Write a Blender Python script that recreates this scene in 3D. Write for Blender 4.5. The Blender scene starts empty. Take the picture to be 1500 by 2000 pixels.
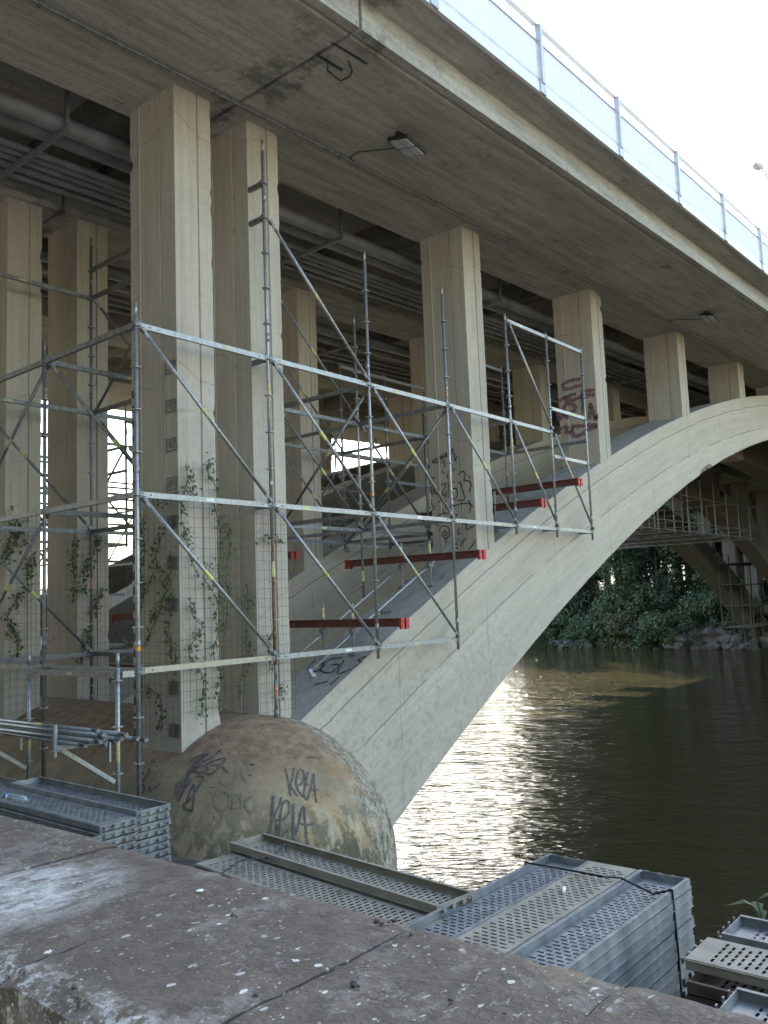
import bpy, math, random
from mathutils import Vector, Matrix, Quaternion
S = bpy.context.scene
COL = S.collection
rnd = random.Random(7)
# ------------------------------------------------------------------ camera
YAW, PITCH, ROLL, FPX = 0.6956, 0.1041, -0.0376, 1663.77
def cam_axes():
    cy, sy, cp, sp = math.cos(YAW), math.sin(YAW), math.cos(PITCH), math.sin(PITCH)
    f = Vector((cy*cp, sy*cp, sp)); r = Vector((sy, -cy, 0)); u = r.cross(f)
    c, s = math.cos(ROLL), math.sin(ROLL)
    return c*r+s*u, -s*r+c*u, f
CR, CU, CF = cam_axes()
cd = bpy.data.cameras.new('camera'); cam = bpy.data.objects.new('camera', cd); COL.objects.link(cam)
cam.matrix_world = Matrix(((CR.x, CU.x, -CF.x, 0), (CR.y, CU.y, -CF.y, 0), (CR.z, CU.z, -CF.z, 0), (0, 0, 0, 1)))
cd.sensor_fit = 'VERTICAL'; cd.sensor_height = 36; cd.lens = FPX/2000*36
cd.clip_start = 0.05; cd.clip_end = 3000
S.camera = cam
# ------------------------------------------------------------------ sky and sun
SUN_DIR = Vector((0.675, 0.41, 0.612)).normalized()
w = bpy.data.worlds.new('World'); S.world = w; w.use_nodes = True
nt = w.node_tree; nt.nodes.clear()
sky = nt.nodes.new('ShaderNodeTexSky'); sky.sky_type = 'NISHITA'; sky.sun_disc = False
sky.sun_elevation = math.asin(SUN_DIR.z); sky.sun_rotation = math.atan2(SUN_DIR.x, SUN_DIR.y)
sky.air_density = 1.45; sky.dust_density = 1.4; sky.ozone_density = 0.6
bg = nt.nodes.new('ShaderNodeBackground'); bg.inputs[1].default_value = 0.15
wo = nt.nodes.new('ShaderNodeOutputWorld')
nt.links.new(sky.outputs[0], bg.inputs[0]); nt.links.new(bg.outputs[0], wo.inputs[0])
sl = bpy.data.lights.new('sun', 'SUN'); sl.energy = 4.8; sl.angle = math.radians(0.8); sl.color = (1, .95, .87)
so = bpy.data.objects.new('sun', sl); COL.objects.link(so); so.rotation_euler = SUN_DIR.to_track_quat('Z', 'Y').to_euler()
S.view_settings.view_transform = 'Standard'; S.view_settings.look = 'None'
S.view_settings.gamma = 1; S.view_settings.use_curve_mapping = False
S.view_settings.exposure = 2.2
S.cycles.max_bounces = 8; S.cycles.diffuse_bounces = 5; S.cycles.glossy_bounces = 4; S.cycles.transparent_max_bounces = 12
S.cycles.caustics_reflective = False; S.cycles.caustics_refractive = False

# ------------------------------------------------------------------ pixel -> world (photo pixels, 1500 x 2000)
def ray(px, py): return (CR*((px-750)/FPX) - CU*((py-1000)/FPX) + CF)
def at(px, py, ax, val):
    d = ray(px, py); return d*(val/d[ax])
# ------------------------------------------------------------------ material helper
class NT:
    def __init__(s, name):
        s.m = bpy.data.materials.new(name); s.m.use_nodes = True; s.t = s.m.node_tree; s.t.nodes.clear()
        s.out = s.n('ShaderNodeOutputMaterial'); s.b = s.n('ShaderNodeBsdfPrincipled'); s.l(s.b.outputs[0], s.out.inputs[0])
        s.geo = s.n('ShaderNodeNewGeometry'); s.pos = s.geo.outputs['Position']
    def n(s, k): return s.t.nodes.new(k)
    def l(s, a, b): s.t.links.new(a, b)
    def put(s, sock, v):
        if hasattr(v, 'is_output'): s.l(v, sock)
        elif isinstance(v, (tuple, list)) and len(v) == 3 and sock.type == 'RGBA': sock.default_value = (*v, 1)
        else: sock.default_value = v
    def math(s, op, a, b=0.0, clamp=False):
        n = s.n('ShaderNodeMath'); n.operation = op; n.use_clamp = clamp; s.put(n.inputs[0], a); s.put(n.inputs[1], b); return n.outputs[0]
    def xyz(s, v=None):
        n = s.n('ShaderNodeSeparateXYZ'); s.l(v or s.pos, n.inputs[0]); return n.outputs
    def vec(s, x, y, z):
        n = s.n('ShaderNodeCombineXYZ'); s.put(n.inputs[0], x); s.put(n.inputs[1], y); s.put(n.inputs[2], z); return n.outputs[0]
    def scale(s, v, k):
        n = s.n('ShaderNodeVectorMath'); n.operation = 'MULTIPLY'; s.l(v, n.inputs[0]); n.inputs[1].default_value = k; return n.outputs[0]
    def noise(s, sc, det=4, rough=.55, v=None, dist=0):
        n = s.n('ShaderNodeTexNoise'); s.l(v or s.pos, n.inputs['Vector']); n.inputs['Scale'].default_value = sc
        n.inputs['Detail'].default_value = det; n.inputs['Roughness'].default_value = rough; n.inputs['Distortion'].default_value = dist; return n.outputs[0]
    def voro(s, sc, v=None, out='Distance', feat='F1', r=1):
        n = s.n('ShaderNodeTexVoronoi'); n.feature = feat; s.l(v or s.pos, n.inputs['Vector']); n.inputs['Scale'].default_value = sc
        n.inputs['Randomness'].default_value = r; return n.outputs[out]
    def ramp(s, f, stops):
        n = s.n('ShaderNodeValToRGB'); s.l(f, n.inputs[0]); e = n.color_ramp.elements
        while len(e) < len(stops): e.new(.5)
        for q, (p, c) in zip(e, stops): q.position = p; q.color = (*c, 1) if isinstance(c, (tuple, list)) else (c, c, c, 1)
        return n.outputs[0]
    def mix(s, f, a, b, mode='MIX'):
        n = s.n('ShaderNodeMix'); n.data_type = 'RGBA'; n.blend_type = mode
        s.put(n.inputs[0], f); s.put(n.inputs[6], a); s.put(n.inputs[7], b); return n.outputs[2]
    def line(s, c, period, wd, off=0.0):          # 1 on a thin line every period
        a = s.math('FRACT', s.math('DIVIDE', s.math('ADD', c, off), period))
        a = s.math('ABSOLUTE', s.math('SUBTRACT', a, .5))
        return s.math('GREATER_THAN', a, .5-wd/period/2)
    def bump(s, h, st=.5, d=.01):
        n = s.n('ShaderNodeBump'); s.put(n.inputs['Height'], h); n.inputs['Strength'].default_value = st; n.inputs['Distance'].default_value = d
        s.l(n.outputs[0], s.b.inputs['Normal']); return n.outputs[0]
    def fin(s, col=None, rough=.8, metal=0.0, **kw):
        if col is not None: s.put(s.b.inputs['Base Color'], col)
        s.put(s.b.inputs['Roughness'], rough); s.put(s.b.inputs['Metallic'], metal)
        for k, v in kw.items(): s.put(s.b.inputs[k.replace('_', ' ')], v)
        return s.m
def concrete(name, ca, cb, board, period=.15, stain=.5, grime=.35, seam=.55):
    m = NT(name); x, y, z = m.xyz()[:3]
    if board == 'col': c = m.math('ADD', x, y); ln = m.scale(m.pos, (3, 3, .35))
    elif board == 'x': c = y; ln = m.scale(m.pos, (.3, 3, 3))
    elif board == 'uv':
        uv = m.n('ShaderNodeUVMap').outputs[0]; u_, v_, _ = m.xyz(uv)[:3]; c = v_; ln = m.scale(uv, (.35, 3, 1))
    else: c = z; ln = m.scale(m.pos, (1, 1, 1))
    big = m.noise(.9, 5, .6); fine = m.noise(14, 5, .65); streak = m.noise(2.2, 5, .7, ln)
    col = m.mix(big, ca, cb)
    col = m.mix(m.math('MULTIPLY', m.ramp(streak, [(.42, 0), (.7, 1)]), stain), col, tuple(v*.62 for v in cb))
    col = m.mix(m.math('MULTIPLY', m.ramp(fine, [(.35, 1), (.52, 0)]), grime), col, tuple(v*.75 for v in cb))
    # form boards: every board takes the cement a little differently; seams in between
    wn = m.n('ShaderNodeTexWhiteNoise'); wn.noise_dimensions = '1D'
    wob = m.math('ADD', c, m.math('MULTIPLY', m.noise(3, 2), .012))
    m.l(m.math('FLOOR', m.math('DIVIDE', wob, period)), wn.inputs['W'])
    col = m.mix(m.math('MULTIPLY', wn.outputs[0], .16), col, tuple(v*.55 for v in cb))
    sm = m.math('MULTIPLY', m.line(wob, period, .009, period/2), m.ramp(m.noise(2.3, 3), [(.4, .15), (.65, 1)]))
    col = m.mix(m.math('MULTIPLY', sm, seam), col, tuple(v*.45 for v in cb))
    if board == 'col':
        pj_ = m.math('MULTIPLY', m.line(m.math('ADD', z, m.math('ADD', m.math('MULTIPLY', m.noise(2.5, 4), .22), m.math('MULTIPLY', m.math('SINE', m.math('MULTIPLY', m.math('ADD', x, y), 2.1)), .35))), 3.35, .014), m.ramp(m.noise(6, 3), [(.4, .2), (.55, 1)]))
        col = m.mix(m.math('MULTIPLY', pj_, .55), col, (.13, .10, .08))
        run = m.ramp(m.noise(2.4, 5, .7, m.scale(m.pos, (9, 9, .22))), [(.60, 0), (.72, 1)])
        col = m.mix(m.math('MULTIPLY', run, .45), col, (.24, .15, .10))
    if board == 'uv':
        mot = m.math('MULTIPLY', m.ramp(m.noise(8, 8, .85), [(.50, 0), (.60, 1)]), m.ramp(m.math('ADD', z, m.math('MULTIPLY', m.noise(.9, 3), 2.2)), [(0, .5), (1, 0)]))
        col = m.mix(mot, col, (.24, .225, .17))
        scr = m.math('MULTIPLY', m.ramp(m.noise(7, 5, .7, m.scale(uv, (.5, 5, 1))), [(.66, 0), (.70, 1)]), .5)
        col = m.mix(scr, col, (.16, .15, .13))
    pore = m.math('MULTIPLY', m.math('LESS_THAN', m.voro(17), .07), m.ramp(m.noise(1.7, 3), [(.45, 0), (.6, 1)]))
    col = m.mix(m.math('MULTIPLY', pore, .6), col, (.07, .065, .055))
    if board == 'uv':
        j1 = m.math('LESS_THAN', m.math('ABSOLUTE', m.math('SUBTRACT', m.math('ADD', v_, m.math('MULTIPLY', m.noise(1.3, 2), .03)), .36)), .011)
        j2 = m.math('LESS_THAN', m.math('ABSOLUTE', m.math('SUBTRACT', m.math('ADD', v_, m.math('MULTIPLY', m.noise(1.3, 2), .05)), 1.22)), .009)
        j3 = m.math('MULTIPLY', m.line(m.math('ADD', u_, m.math('MULTIPLY', m.noise(.8, 2), .1)), 2.9, .011), m.math('GREATER_THAN', v_, .36))
        jj = m.math('MAXIMUM', m.math('MAXIMUM', j1, m.math('MULTIPLY', j2, m.ramp(m.noise(1.1, 3), [(.42, 0), (.5, 1)]))), m.math('MULTIPLY', j3, m.ramp(m.noise(1.9, 3), [(.42, .2), (.5, 1)])))
        col = m.mix(m.math('MULTIPLY', jj, .75), col, (.09, .085, .07)); sm = m.math('MAXIMUM', sm, jj)
    if board == 'x':
        jd = m.math('ABSOLUTE', m.math('SUBTRACT', x, 7.33)); near = m.ramp(jd, [(0, .16), (1.0, 0)])
        mo = m.ramp(m.math('ADD', m.noise(1.6, 7, .72), near), [(.60, 0), (.70, 1)])
        col = m.mix(m.math('MULTIPLY', mo, .62), col, (.06, .06, .06))
        ef = m.ramp(m.noise(2.6, 6, .75, m.scale(m.pos, (1, 1.6, 1))), [(.66, 0), (.72, 1)])
        col = m.mix(m.math('MULTIPLY', ef, .35), col, (.5, .49, .46))
    h = m.math('SUBTRACT', m.math('ADD', m.math('MULTIPLY', fine, .5), m.math('MULTIPLY', streak, .5)), m.math('ADD', sm, pore))
    m.bump(h, .55, .012)
    return m.fin(col, .88)
M = {}
M['face'] = concrete('arch_concrete', (.57, .50, .40), (.45, .395, .31), 'uv', .31, .35, .3, .4)
M['col'] = concrete('column_concrete', (.53, .475, .39), (.42, .375, .31), 'col', .14, .35, .3, .45)
M['soff'] = concrete('soffit_concrete', (.56, .54, .50), (.35, .335, .305), 'x', .16, .8, .5, .9)
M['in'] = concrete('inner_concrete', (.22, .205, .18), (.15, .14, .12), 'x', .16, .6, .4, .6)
def pier_mat():
    m = NT('pier_concrete'); x, y, z = m.xyz()[:3]
    n1 = m.noise(1.1, 6, .65); n2 = m.noise(7, 6, .7); n3 = m.noise(30, 4, .6)
    col = m.mix(m.ramp(n1, [(.38, 0), (.62, 1)]), (.50, .385, .245), (.28, .215, .135))
    drip = m.noise(1.6, 5, .6, m.scale(m.pos, (2.2, 2.2, .42)))
    och = m.math('MULTIPLY', m.ramp(drip, [(.47, 0), (.58, 1)]), m.math('MULTIPLY', m.ramp(m.math('SUBTRACT', x, 6.6), [(.1, .25), (.85, .9)]), m.ramp(n2, [(.35, .55), (.6, 1)])))
    col = m.mix(och, col, (.40, .22, .08))
    # dust washed on to the crown of the nose
    fi = m.ramp(m.noise(16, 7, .8), [(.40, 0), (.60, 1)]); col = m.mix(m.math('MULTIPLY', fi, .35), col, (.13, .105, .075))
    pl = m.ramp(m.noise(9, 6, .8), [(.60, 0), (.66, 1)]); col = m.mix(m.math('MULTIPLY', pl, .45), col, (.42, .38, .29))
    dust = m.ramp(m.math('ADD', m.math('ADD', z, 2.35), m.math('MULTIPLY', n2, .55)), [(.35, 0), (.85, 1)])
    col = m.mix(m.math('MULTIPLY', dust, .8), col, m.mix(m.ramp(n2, [(.4, 0), (.6, 1)]), (.15, .085, .05), (.30, .20, .125)))
    grn = m.math('MULTIPLY', m.ramp(m.noise(2.6, 8, .78, m.scale(m.pos, (1, 1, .55))), [(.47, 0), (.54, 1)]), m.ramp(m.math('MULTIPLY', m.math('ADD', z, 1.9), -1.0), [(0, 0), (.9, .95)]))
    col = m.mix(grn, col, (.075, .075, .042))
    # flaking pale crust on the river side
    riv = m.ramp(m.math('ADD', m.math('SUBTRACT', x, 7.78), m.math('MULTIPLY', n1, 1.0)), [(.35, 0), (.75, 1)])
    flk = m.math('MULTIPLY', m.ramp(m.noise(7.5, 8, .82), [(.47, 0), (.50, 1)]), riv)
    col = m.mix(m.math('MULTIPLY', flk, .8), col, (.46, .43, .34))
    flk2 = m.math('MULTIPLY', m.ramp(m.noise(12, 8, .85), [(.51, 0), (.54, 1)]), riv)
    col = m.mix(m.math('MULTIPLY', flk2, .7), col, (.13, .12, .085))
    sp = m.math('MULTIPLY', m.math('LESS_THAN', m.voro(22), .1), .5)
    col = m.mix(sp, col, (.08, .07, .05))
    m.bump(m.math('ADD', m.math('MULTIPLY', n2, .6), m.math('ADD', m.math('MULTIPLY', n3, .4), m.math('MULTIPLY', flk, .5))), .7, .02)
    return m.fin(col, .9)
M['pier'] = pier_mat()
def coping_mat():
    m = NT('coping_stone'); x, y, z = m.xyz()[:3]
    n1 = m.noise(2.2, 6, .65); n2 = m.noise(18, 6, .7); n3 = m.noise(70, 4, .65)
    wp = m.n('ShaderNodeTexNoise'); m.l(m.pos, wp.inputs['Vector']); wp.inputs['Scale'].default_value = 26; wp.inputs['Detail'].default_value = 4
    wv0 = m.n('ShaderNodeVectorMath'); wv0.operation = 'MULTIPLY_ADD'; m.l(wp.outputs[1], wv0.inputs[0]); wv0.inputs[1].default_value = (.028, .028, .028); m.l(m.pos, wv0.inputs[2]); wv0 = wv0.outputs[0]
    col = m.mix(n1, (.092, .070, .053), (.155, .120, .094))
    col = m.mix(m.math('MULTIPLY', m.ramp(n2, [(.42, 0), (.60, 1)]), .6), col, (.058, .046, .038))
    # dry lime bloom near the left joint
    dx = m.math('SUBTRACT', x, 1.0); dy = m.math('SUBTRACT', y, 2.02)
    dd = m.math('ADD', m.math('MULTIPLY', m.math('MULTIPLY', dx, dx), 9), m.math('MULTIPLY', m.math('MULTIPLY', dy, dy), 14))
    bl = m.math('MULTIPLY', m.ramp(dd, [(0, 1), (1.0, 0)]), m.ramp(m.noise(9, 8, .8, m.scale(m.pos, (1, 2.0, 1))), [(.40, 0), (.56, 1)]))
    col = m.mix(m.math('MULTIPLY', bl, .9), col, (.58, .56, .53))
    lich = m.math('MULTIPLY', m.ramp(m.noise(6.5, 6, .8), [(.53, 0), (.60, 1)]), .6)
    col = m.mix(lich, col, (.23, .205, .175))
    tan_ = m.math('MULTIPLY', m.ramp(m.noise(3.1, 4, .6, m.scale(m.pos, (1, 1, 1))), [(.63, 0), (.72, 1)]), .55)
    col = m.mix(tan_, col, (.20, .155, .095))
    wv = m.scale(wv0, (1.0, 1.5, 1)); spk = m.math('ADD', m.voro(17, wv), m.math('MULTIPLY', m.noise(40, 3), .12))
    sel = m.ramp(m.noise(2.6, 4), [(.44, 0), (.6, 1)])
    s1 = m.math('MULTIPLY', m.math('LESS_THAN', spk, .20), sel)
    s2 = m.math('LESS_THAN', m.math('ADD', m.voro(5.3, wv), m.math('MULTIPLY', m.noise(75, 4, .8), .24)), .165)
    s3 = m.math('MULTIPLY', m.math('LESS_THAN', m.math('ADD', m.voro(44, wv0), m.math('MULTIPLY', n3, .1)), .20), m.ramp(m.noise(4, 3), [(.38, .0), (.6, 1)]))
    s4 = m.math('MULTIPLY', m.ramp(m.noise(34, 5, .8, m.scale(m.pos, (.55, 1.6, 1))), [(.61, 0), (.65, 1)]), m.ramp(m.noise(3.3, 4), [(.45, 0), (.60, 1)])); s3 = m.math('MAXIMUM', s3, s4)
    col = m.mix(m.math('MULTIPLY', m.math('MAXIMUM', m.math('MAXIMUM', s1, s2), m.math('MULTIPLY', s3, .75)), .9), col, (.66, .64, .60))
    dk = m.math('MULTIPLY', m.math('LESS_THAN', m.math('ADD', m.voro(11, m.scale(m.pos, (1.3, .9, 1))), m.math('MULTIPLY', n2, .15)), .13), .7)
    col = m.mix(dk, col, (.05, .042, .035))
    # weathered front arris
    ed = m.ramp(m.math('ADD', x, m.math('MULTIPLY', n2, .05)), [(.84, 1), (.90, 0)])
    col = m.mix(m.math('MULTIPLY', m.math('MULTIPLY', ed, m.ramp(m.noise(22, 6, .8), [(.5, 0), (.56, 1)])), .75), col, (.5, .48, .45))
    m.bump(m.math('SUBTRACT', m.math('ADD', m.math('MULTIPLY', n2, .6), m.math('MULTIPLY', n3, .5)), m.math('MULTIPLY', dk, .4)), 1.0, .012)
    return m.fin(col, .82)
M['coping'] = coping_mat()
def simple(name, ca, cb, sc=6, rough=.8, metal=0.0, bs=.3, bd=.004, det=5, st=(.35, .65), **kw):
    m = NT(name); oc = m.n('ShaderNodeTexCoord').outputs['Object']
    n1 = m.noise(sc, det, .6, oc); col = m.ramp(n1, [(st[0], ca), (st[1], cb)])
    m.bump(m.noise(sc*5, 4, .6, oc), bs, bd)
    return m.fin(col, rough, metal, **kw)
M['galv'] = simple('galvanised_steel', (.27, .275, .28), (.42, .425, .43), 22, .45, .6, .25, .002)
M['galvd'] = simple('dark_galvanised_steel', (.15, .152, .155), (.26, .262, .265), 18, .55, .45, .3, .002)  # darker galvanised steel for back rows, cross ledgers and fittings
M['bar'] = simple('zinc_ledger', (.27, .275, .275), (.40, .405, .40), 25, .45, .5, .2, .002)
M['tanbar'] = simple('sandy_ledger', (.40, .35, .25), (.50, .44, .32), 12, .7, .0, .2, .002)
M['rust'] = simple('rusty_tube', (.16, .085, .055), (.25, .15, .11), 14, .75, .1, .3, .002)
M['hole'] = simple('bolt_hole', (.01, .01, .01), (.015, .015, .015), 5)
M['redbeam'] = simple('worn_red_paint', (.115, .034, .030), (.165, .052, .045), 9, .6)
M['redend'] = simple('bright_red_paint', (.42, .035, .028), (.55, .06, .045), 12, .5)
M['plank'] = simple('plank_steel', (.20, .205, .21), (.35, .35, .345), 7, .5, .4, .3, .002)
M['plankdust'] = simple('dusty_plank_steel', (.25, .215, .165), (.36, .315, .25), 6, .85, .05, .3, .002)
M['plankrust'] = simple('rusty_plank_steel', (.07, .042, .03), (.13, .085, .065), 9, .75, .2, .3, .002)
M['black'] = simple('black_rubber', (.012, .012, .014), (.03, .03, .032), 10, .6)
M['white'] = simple('white_plastic', (.7, .7, .68), (.8, .8, .78), 10, .5)
M['wire'] = simple('rusty_wire', (.10, .085, .075), (.19, .17, .15), 30, .6, .4)
M['spray'] = simple('black_spray_paint', (.025, .022, .028), (.05, .045, .05), 25, .7)
M['spray2'] = simple('grey_violet_spray_paint', (.055, .045, .045), (.15, .125, .11), 12, .75)
M['brownspray'] = simple('faded_brown_spray_paint', (.19, .15, .09), (.24, .195, .125), 9, .8)
M['magenta'] = simple('magenta_spray_paint', (.165, .08, .10), (.225, .135, .15), 5, .7)
M['gaugeb'] = simple('gauge_dark_paint', (.05, .052, .055), (.10, .10, .10), 8, .8)
M['gaugew'] = simple('gauge_pale_paint', (.36, .35, .32), (.45, .43, .39), 8, .8)
M['gauge'] = simple('flood_mark_paint', (.085, .085, .085), (.15, .148, .14), 9, .8)
M['pipe'] = simple('dark_pipe', (.16, .16, .165), (.24, .24, .24), 3, .55, .1)
M['fascia'] = simple('white_fascia_metal', (.60, .60, .64), (.70, .70, .74), 3, .45, .0)
M['rail'] = simple('railing_metal', (.36, .38, .41), (.45, .47, .50), 5, .4, .2)
M['ground'] = simple('dirt_ground', (.28, .26, .23), (.38, .36, .32), 3, .95, 0, .8, .02)
M['prom'] = simple('pavement', (.36, .35, .33), (.44, .425, .40), 2, .9, 0, .3, .01)
M['soil'] = simple('dark_soil', (.06, .05, .04), (.12, .10, .08), 3, .95, 0, .8, .02)
M['quay'] = simple('quay_stone', (.13, .12, .10), (.22, .20, .175), 2.5, .9, 0, .7, .02)
M['bank'] = simple('bank_soil', (.035, .038, .02), (.13, .115, .075), .5, .95, 0, .8, .1)
M['rock'] = simple('boulder_stone', (.05, .042, .036), (.10, .088, .078), 1.5, .9, 0, .8, .05)
M['asphalt'] = simple('asphalt', (.045, .045, .047), (.06, .06, .06), 6, .9)
M['bark'] = simple('bark', (.05, .04, .03), (.10, .085, .065), 5, .95, 0, .8, .02)
def sticker_mat(name, ca, cb, cc):
    m = NT(name); oc = m.n('ShaderNodeTexCoord').outputs['Object']
    a = m.noise(60, 2, .5, m.scale(oc, (1, 1, .7))); col = m.ramp(a, [(.40, ca), (.45, cb)])
    col = m.mix(m.math('GREATER_THAN', m.noise(85, 2, .5, oc), .57), col, cc)
    return m.fin(col, .5)
M['stick'] = sticker_mat('yellow_label', (.62, .62, .12), (.55, .5, .28), (.06, .06, .04))
M['stick2'] = sticker_mat('pale_label', (.62, .58, .42), (.45, .14, .07), (.08, .07, .05))
M['lime'] = sticker_mat('lime_tape', (.55, .62, .10), (.62, .66, .2), (.5, .5, .3))
M['orange'] = simple('orange_tape', (.75, .25, .03), (.85, .33, .05), 10, .5)
def leaf_mat(name, a, b, tr=.35):
    m = NT(name); oi = m.n('ShaderNodeObjectInfo')
    n = m.noise(1.3, 3); at_ = m.n('ShaderNodeAttribute'); at_.attribute_name = 'tint'
    col = m.mix(m.math('ADD', m.math('MULTIPLY', n, .5), m.math('MULTIPLY', at_.outputs['Fac'], .6), True), a, b)
    m.put(m.b.inputs['Base Color'], col); m.b.inputs['Roughness'].default_value = .55
    tl = m.n('ShaderNodeBsdfTranslucent'); m.l(col, tl.inputs[0]); mx = m.n('ShaderNodeMixShader'); mx.inputs[0].default_value = tr
    m.l(m.b.outputs[0], mx.inputs[1]); m.l(tl.outputs[0], mx.inputs[2]); m.l(mx.outputs[0], m.out.inputs[0]); return m.m
M['leaf'] = leaf_mat('foliage', (.040, .064, .028), (.13, .175, .075))
M['leafd'] = leaf_mat('dark_foliage', (.032, .052, .028), (.09, .125, .06))
M['leafg'] = leaf_mat('olive_foliage', (.05, .06, .025), (.15, .15, .07))
M['ivy'] = leaf_mat('ivy_leaves', (.03, .045, .018), (.12, .145, .06), .3)
def panel_mat():
    m = NT('railing_panel'); d = m.n('ShaderNodeBsdfDiffuse'); d.inputs[0].default_value = (.58, .60, .64, 1)
    t = m.n('ShaderNodeBsdfTranslucent'); t.inputs[0].default_value = (.55, .58, .63, 1)
    mx = m.n('ShaderNodeMixShader'); mx.inputs[0].default_value = .55
    m.l(d.outputs[0], mx.inputs[1]); m.l(t.outputs[0], mx.inputs[2]); m.l(mx.outputs[0], m.out.inputs[0]); return m.m
M['panel'] = panel_mat()
def water_mat():
    m = NT('river_water')
    v1 = m.scale(m.pos, (1.0, .55, 1)); RX = m.n('ShaderNodeMapping'); RX.inputs['Rotation'].default_value = (0, 0, -.62); m.l(m.pos, RX.inputs[0]); rp = RX.outputs[0]; a = m.noise(.9, 1, .5, m.scale(rp, (1.1, .6, 1)), .2); b = m.noise(3.6, 1.5, .5, m.scale(rp, (1.3, .5, 1)), .5); c = m.noise(9, 3, .6, m.scale(rp, (1.2, .5, 1)), .4)
    h = m.math('ADD', m.math('ADD', m.math('MULTIPLY', a, .40), m.math('MULTIPLY', b, .26)), m.math('MULTIPLY', c, .03))
    m.bump(h, 1.0, .215)
    g = m.mix(m.noise(.12, 3), (.042, .035, .017), (.030, .026, .013))
    return m.fin(g, .025, 0, IOR=1.33)
M['water'] = water_mat()

# ------------------------------------------------------------------ mesh builder
class MB:
    def __init__(s): s.v = []; s.f = []; s.mi = []; s.uv = None
    def add(s, vs, fs, mi=0):
        o = len(s.v); s.v += [Vector(p) for p in vs]; s.f += [tuple(i+o for i in f) for f in fs]; s.mi += [mi]*len(fs); return s
    def box(s, c, d, mi=0, R=None):
        c = Vector(c); hx, hy, hz = d[0]/2, d[1]/2, d[2]/2; vs = []
        for x in (-hx, hx):
            for y in (-hy, hy):
                for z in (-hz, hz):
                    p = Vector((x, y, z)); vs.append(c+(R @ p if R else p))
        return s.add(vs, [(0, 1, 3, 2), (4, 6, 7, 5), (0, 4, 5, 1), (2, 3, 7, 6), (0, 2, 6, 4), (1, 5, 7, 3)], mi)
    def tube(s, a, b, r, n=10, mi=0, r2=None, cap=True):
        a, b = Vector(a), Vector(b); d = (b-a).normalized(); q = d.orthogonal().normalized(); p = d.cross(q); r2 = r if r2 is None else r2; vs = []
        for c, rr in ((a, r), (b, r2)):
            for i in range(n):
                t = 2*math.pi*i/n; vs.append(c+(q*math.cos(t)+p*math.sin(t))*rr)
        fs = [(i, (i+1) % n, n+(i+1) % n, n+i) for i in range(n)]
        if cap: fs += [tuple(range(n-1, -1, -1)), tuple(range(n, 2*n))]
        return s.add(vs, fs, mi)
    def path(s, pts, r, n=6, mi=0):
        for k_, (a, b) in enumerate(zip(pts, pts[1:])): s.tube(a, b, r, n, mi, cap=False)
        return s
    def build(s, name, mats, parent=None, smooth=False, loc=None, tint=None):
        me = bpy.data.meshes.new(name)
        o = bpy.data.objects.new(name, me); COL.objects.link(o)
        off = Vector((0, 0, 0))
        if parent is not None: o.parent = parent; off = wloc(parent)
        if loc is not None: o.location = Vector(loc)-off; off = Vector(loc)
        me.from_pydata([tuple(p-off) for p in s.v], [], s.f)
        for m in (mats if isinstance(mats, (list, tuple)) else [mats]): me.materials.append(m)
        me.polygons.foreach_set('material_index', s.mi)
        if smooth: me.polygons.foreach_set('use_smooth', [True]*len(s.f))
        if tint is not None:
            a = me.attributes.new('tint', 'FLOAT', 'FACE'); a.data.foreach_set('value', tint)
        me.update(); return o
def wloc(o):
    v = Vector((0, 0, 0))
    while o is not None: v += o.location; o = o.parent
    return v
def empty(name, loc, label=None, cat=None, group=None):
    o = bpy.data.objects.new(name, None); COL.objects.link(o); o.location = loc; o.empty_display_size = .2
    return tag(o, label, cat, group)
def tag(o, label=None, cat=None, group=None, kind=None):
    if label: o['label'] = label
    if cat: o['category'] = cat
    if group: o['group'] = group
    if kind: o['kind'] = kind
    return o
def inst(src, name, parent=None, loc=(0, 0, 0), rot=None, scale=None):
    o = bpy.data.objects.new(name, src.data if hasattr(src, 'data') else src); COL.objects.link(o)
    if parent is not None: o.parent = parent; o.location = Vector(loc)-wloc(parent)
    else: o.location = loc
    if rot: o.rotation_euler = rot
    if scale: o.scale = scale
    return o
def smooth_mesh(o):
    o.data.polygons.foreach_set('use_smooth', [True]*len(o.data.polygons))
def ribbon(mb, pts, nrm, wd, mi=0, lift=.004):        # painted stroke lying on a surface
    n = len(pts)
    if n < 2: return
    vs = []
    for i in range(n):
        t = (pts[min(i+1, n-1)]-pts[max(i-1, 0)]); nn = nrm(pts[i]); sd = t.cross(nn)
        sd = sd.normalized() if sd.length > 1e-6 else Vector((1, 0, 0))
        k = wd*(.5 if 0 < i < n-1 else .35)*(1+.25*math.sin(i*1.7))
        vs += [pts[i]+sd*k+nn*lift, pts[i]-sd*k+nn*lift]
    mb.add(vs, [(2*i, 2*i+1, 2*i+3, 2*i+2) for i in range(n-1)], mi)
def spline(p, k=6):
    out = []
    for i in range(len(p)-1):
        a, b, c, d = p[max(i-1, 0)], p[i], p[i+1], p[min(i+2, len(p)-1)]
        for j in range(k):
            t = j/k
            out.append(tuple(.5*((2*b[q])+(-a[q]+c[q])*t+(2*a[q]-5*b[q]+4*c[q]-d[q])*t*t+(-a[q]+3*b[q]-3*c[q]+d[q])*t**3) for q in range(2)))
    out.append(tuple(p[-1])); return out

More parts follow.
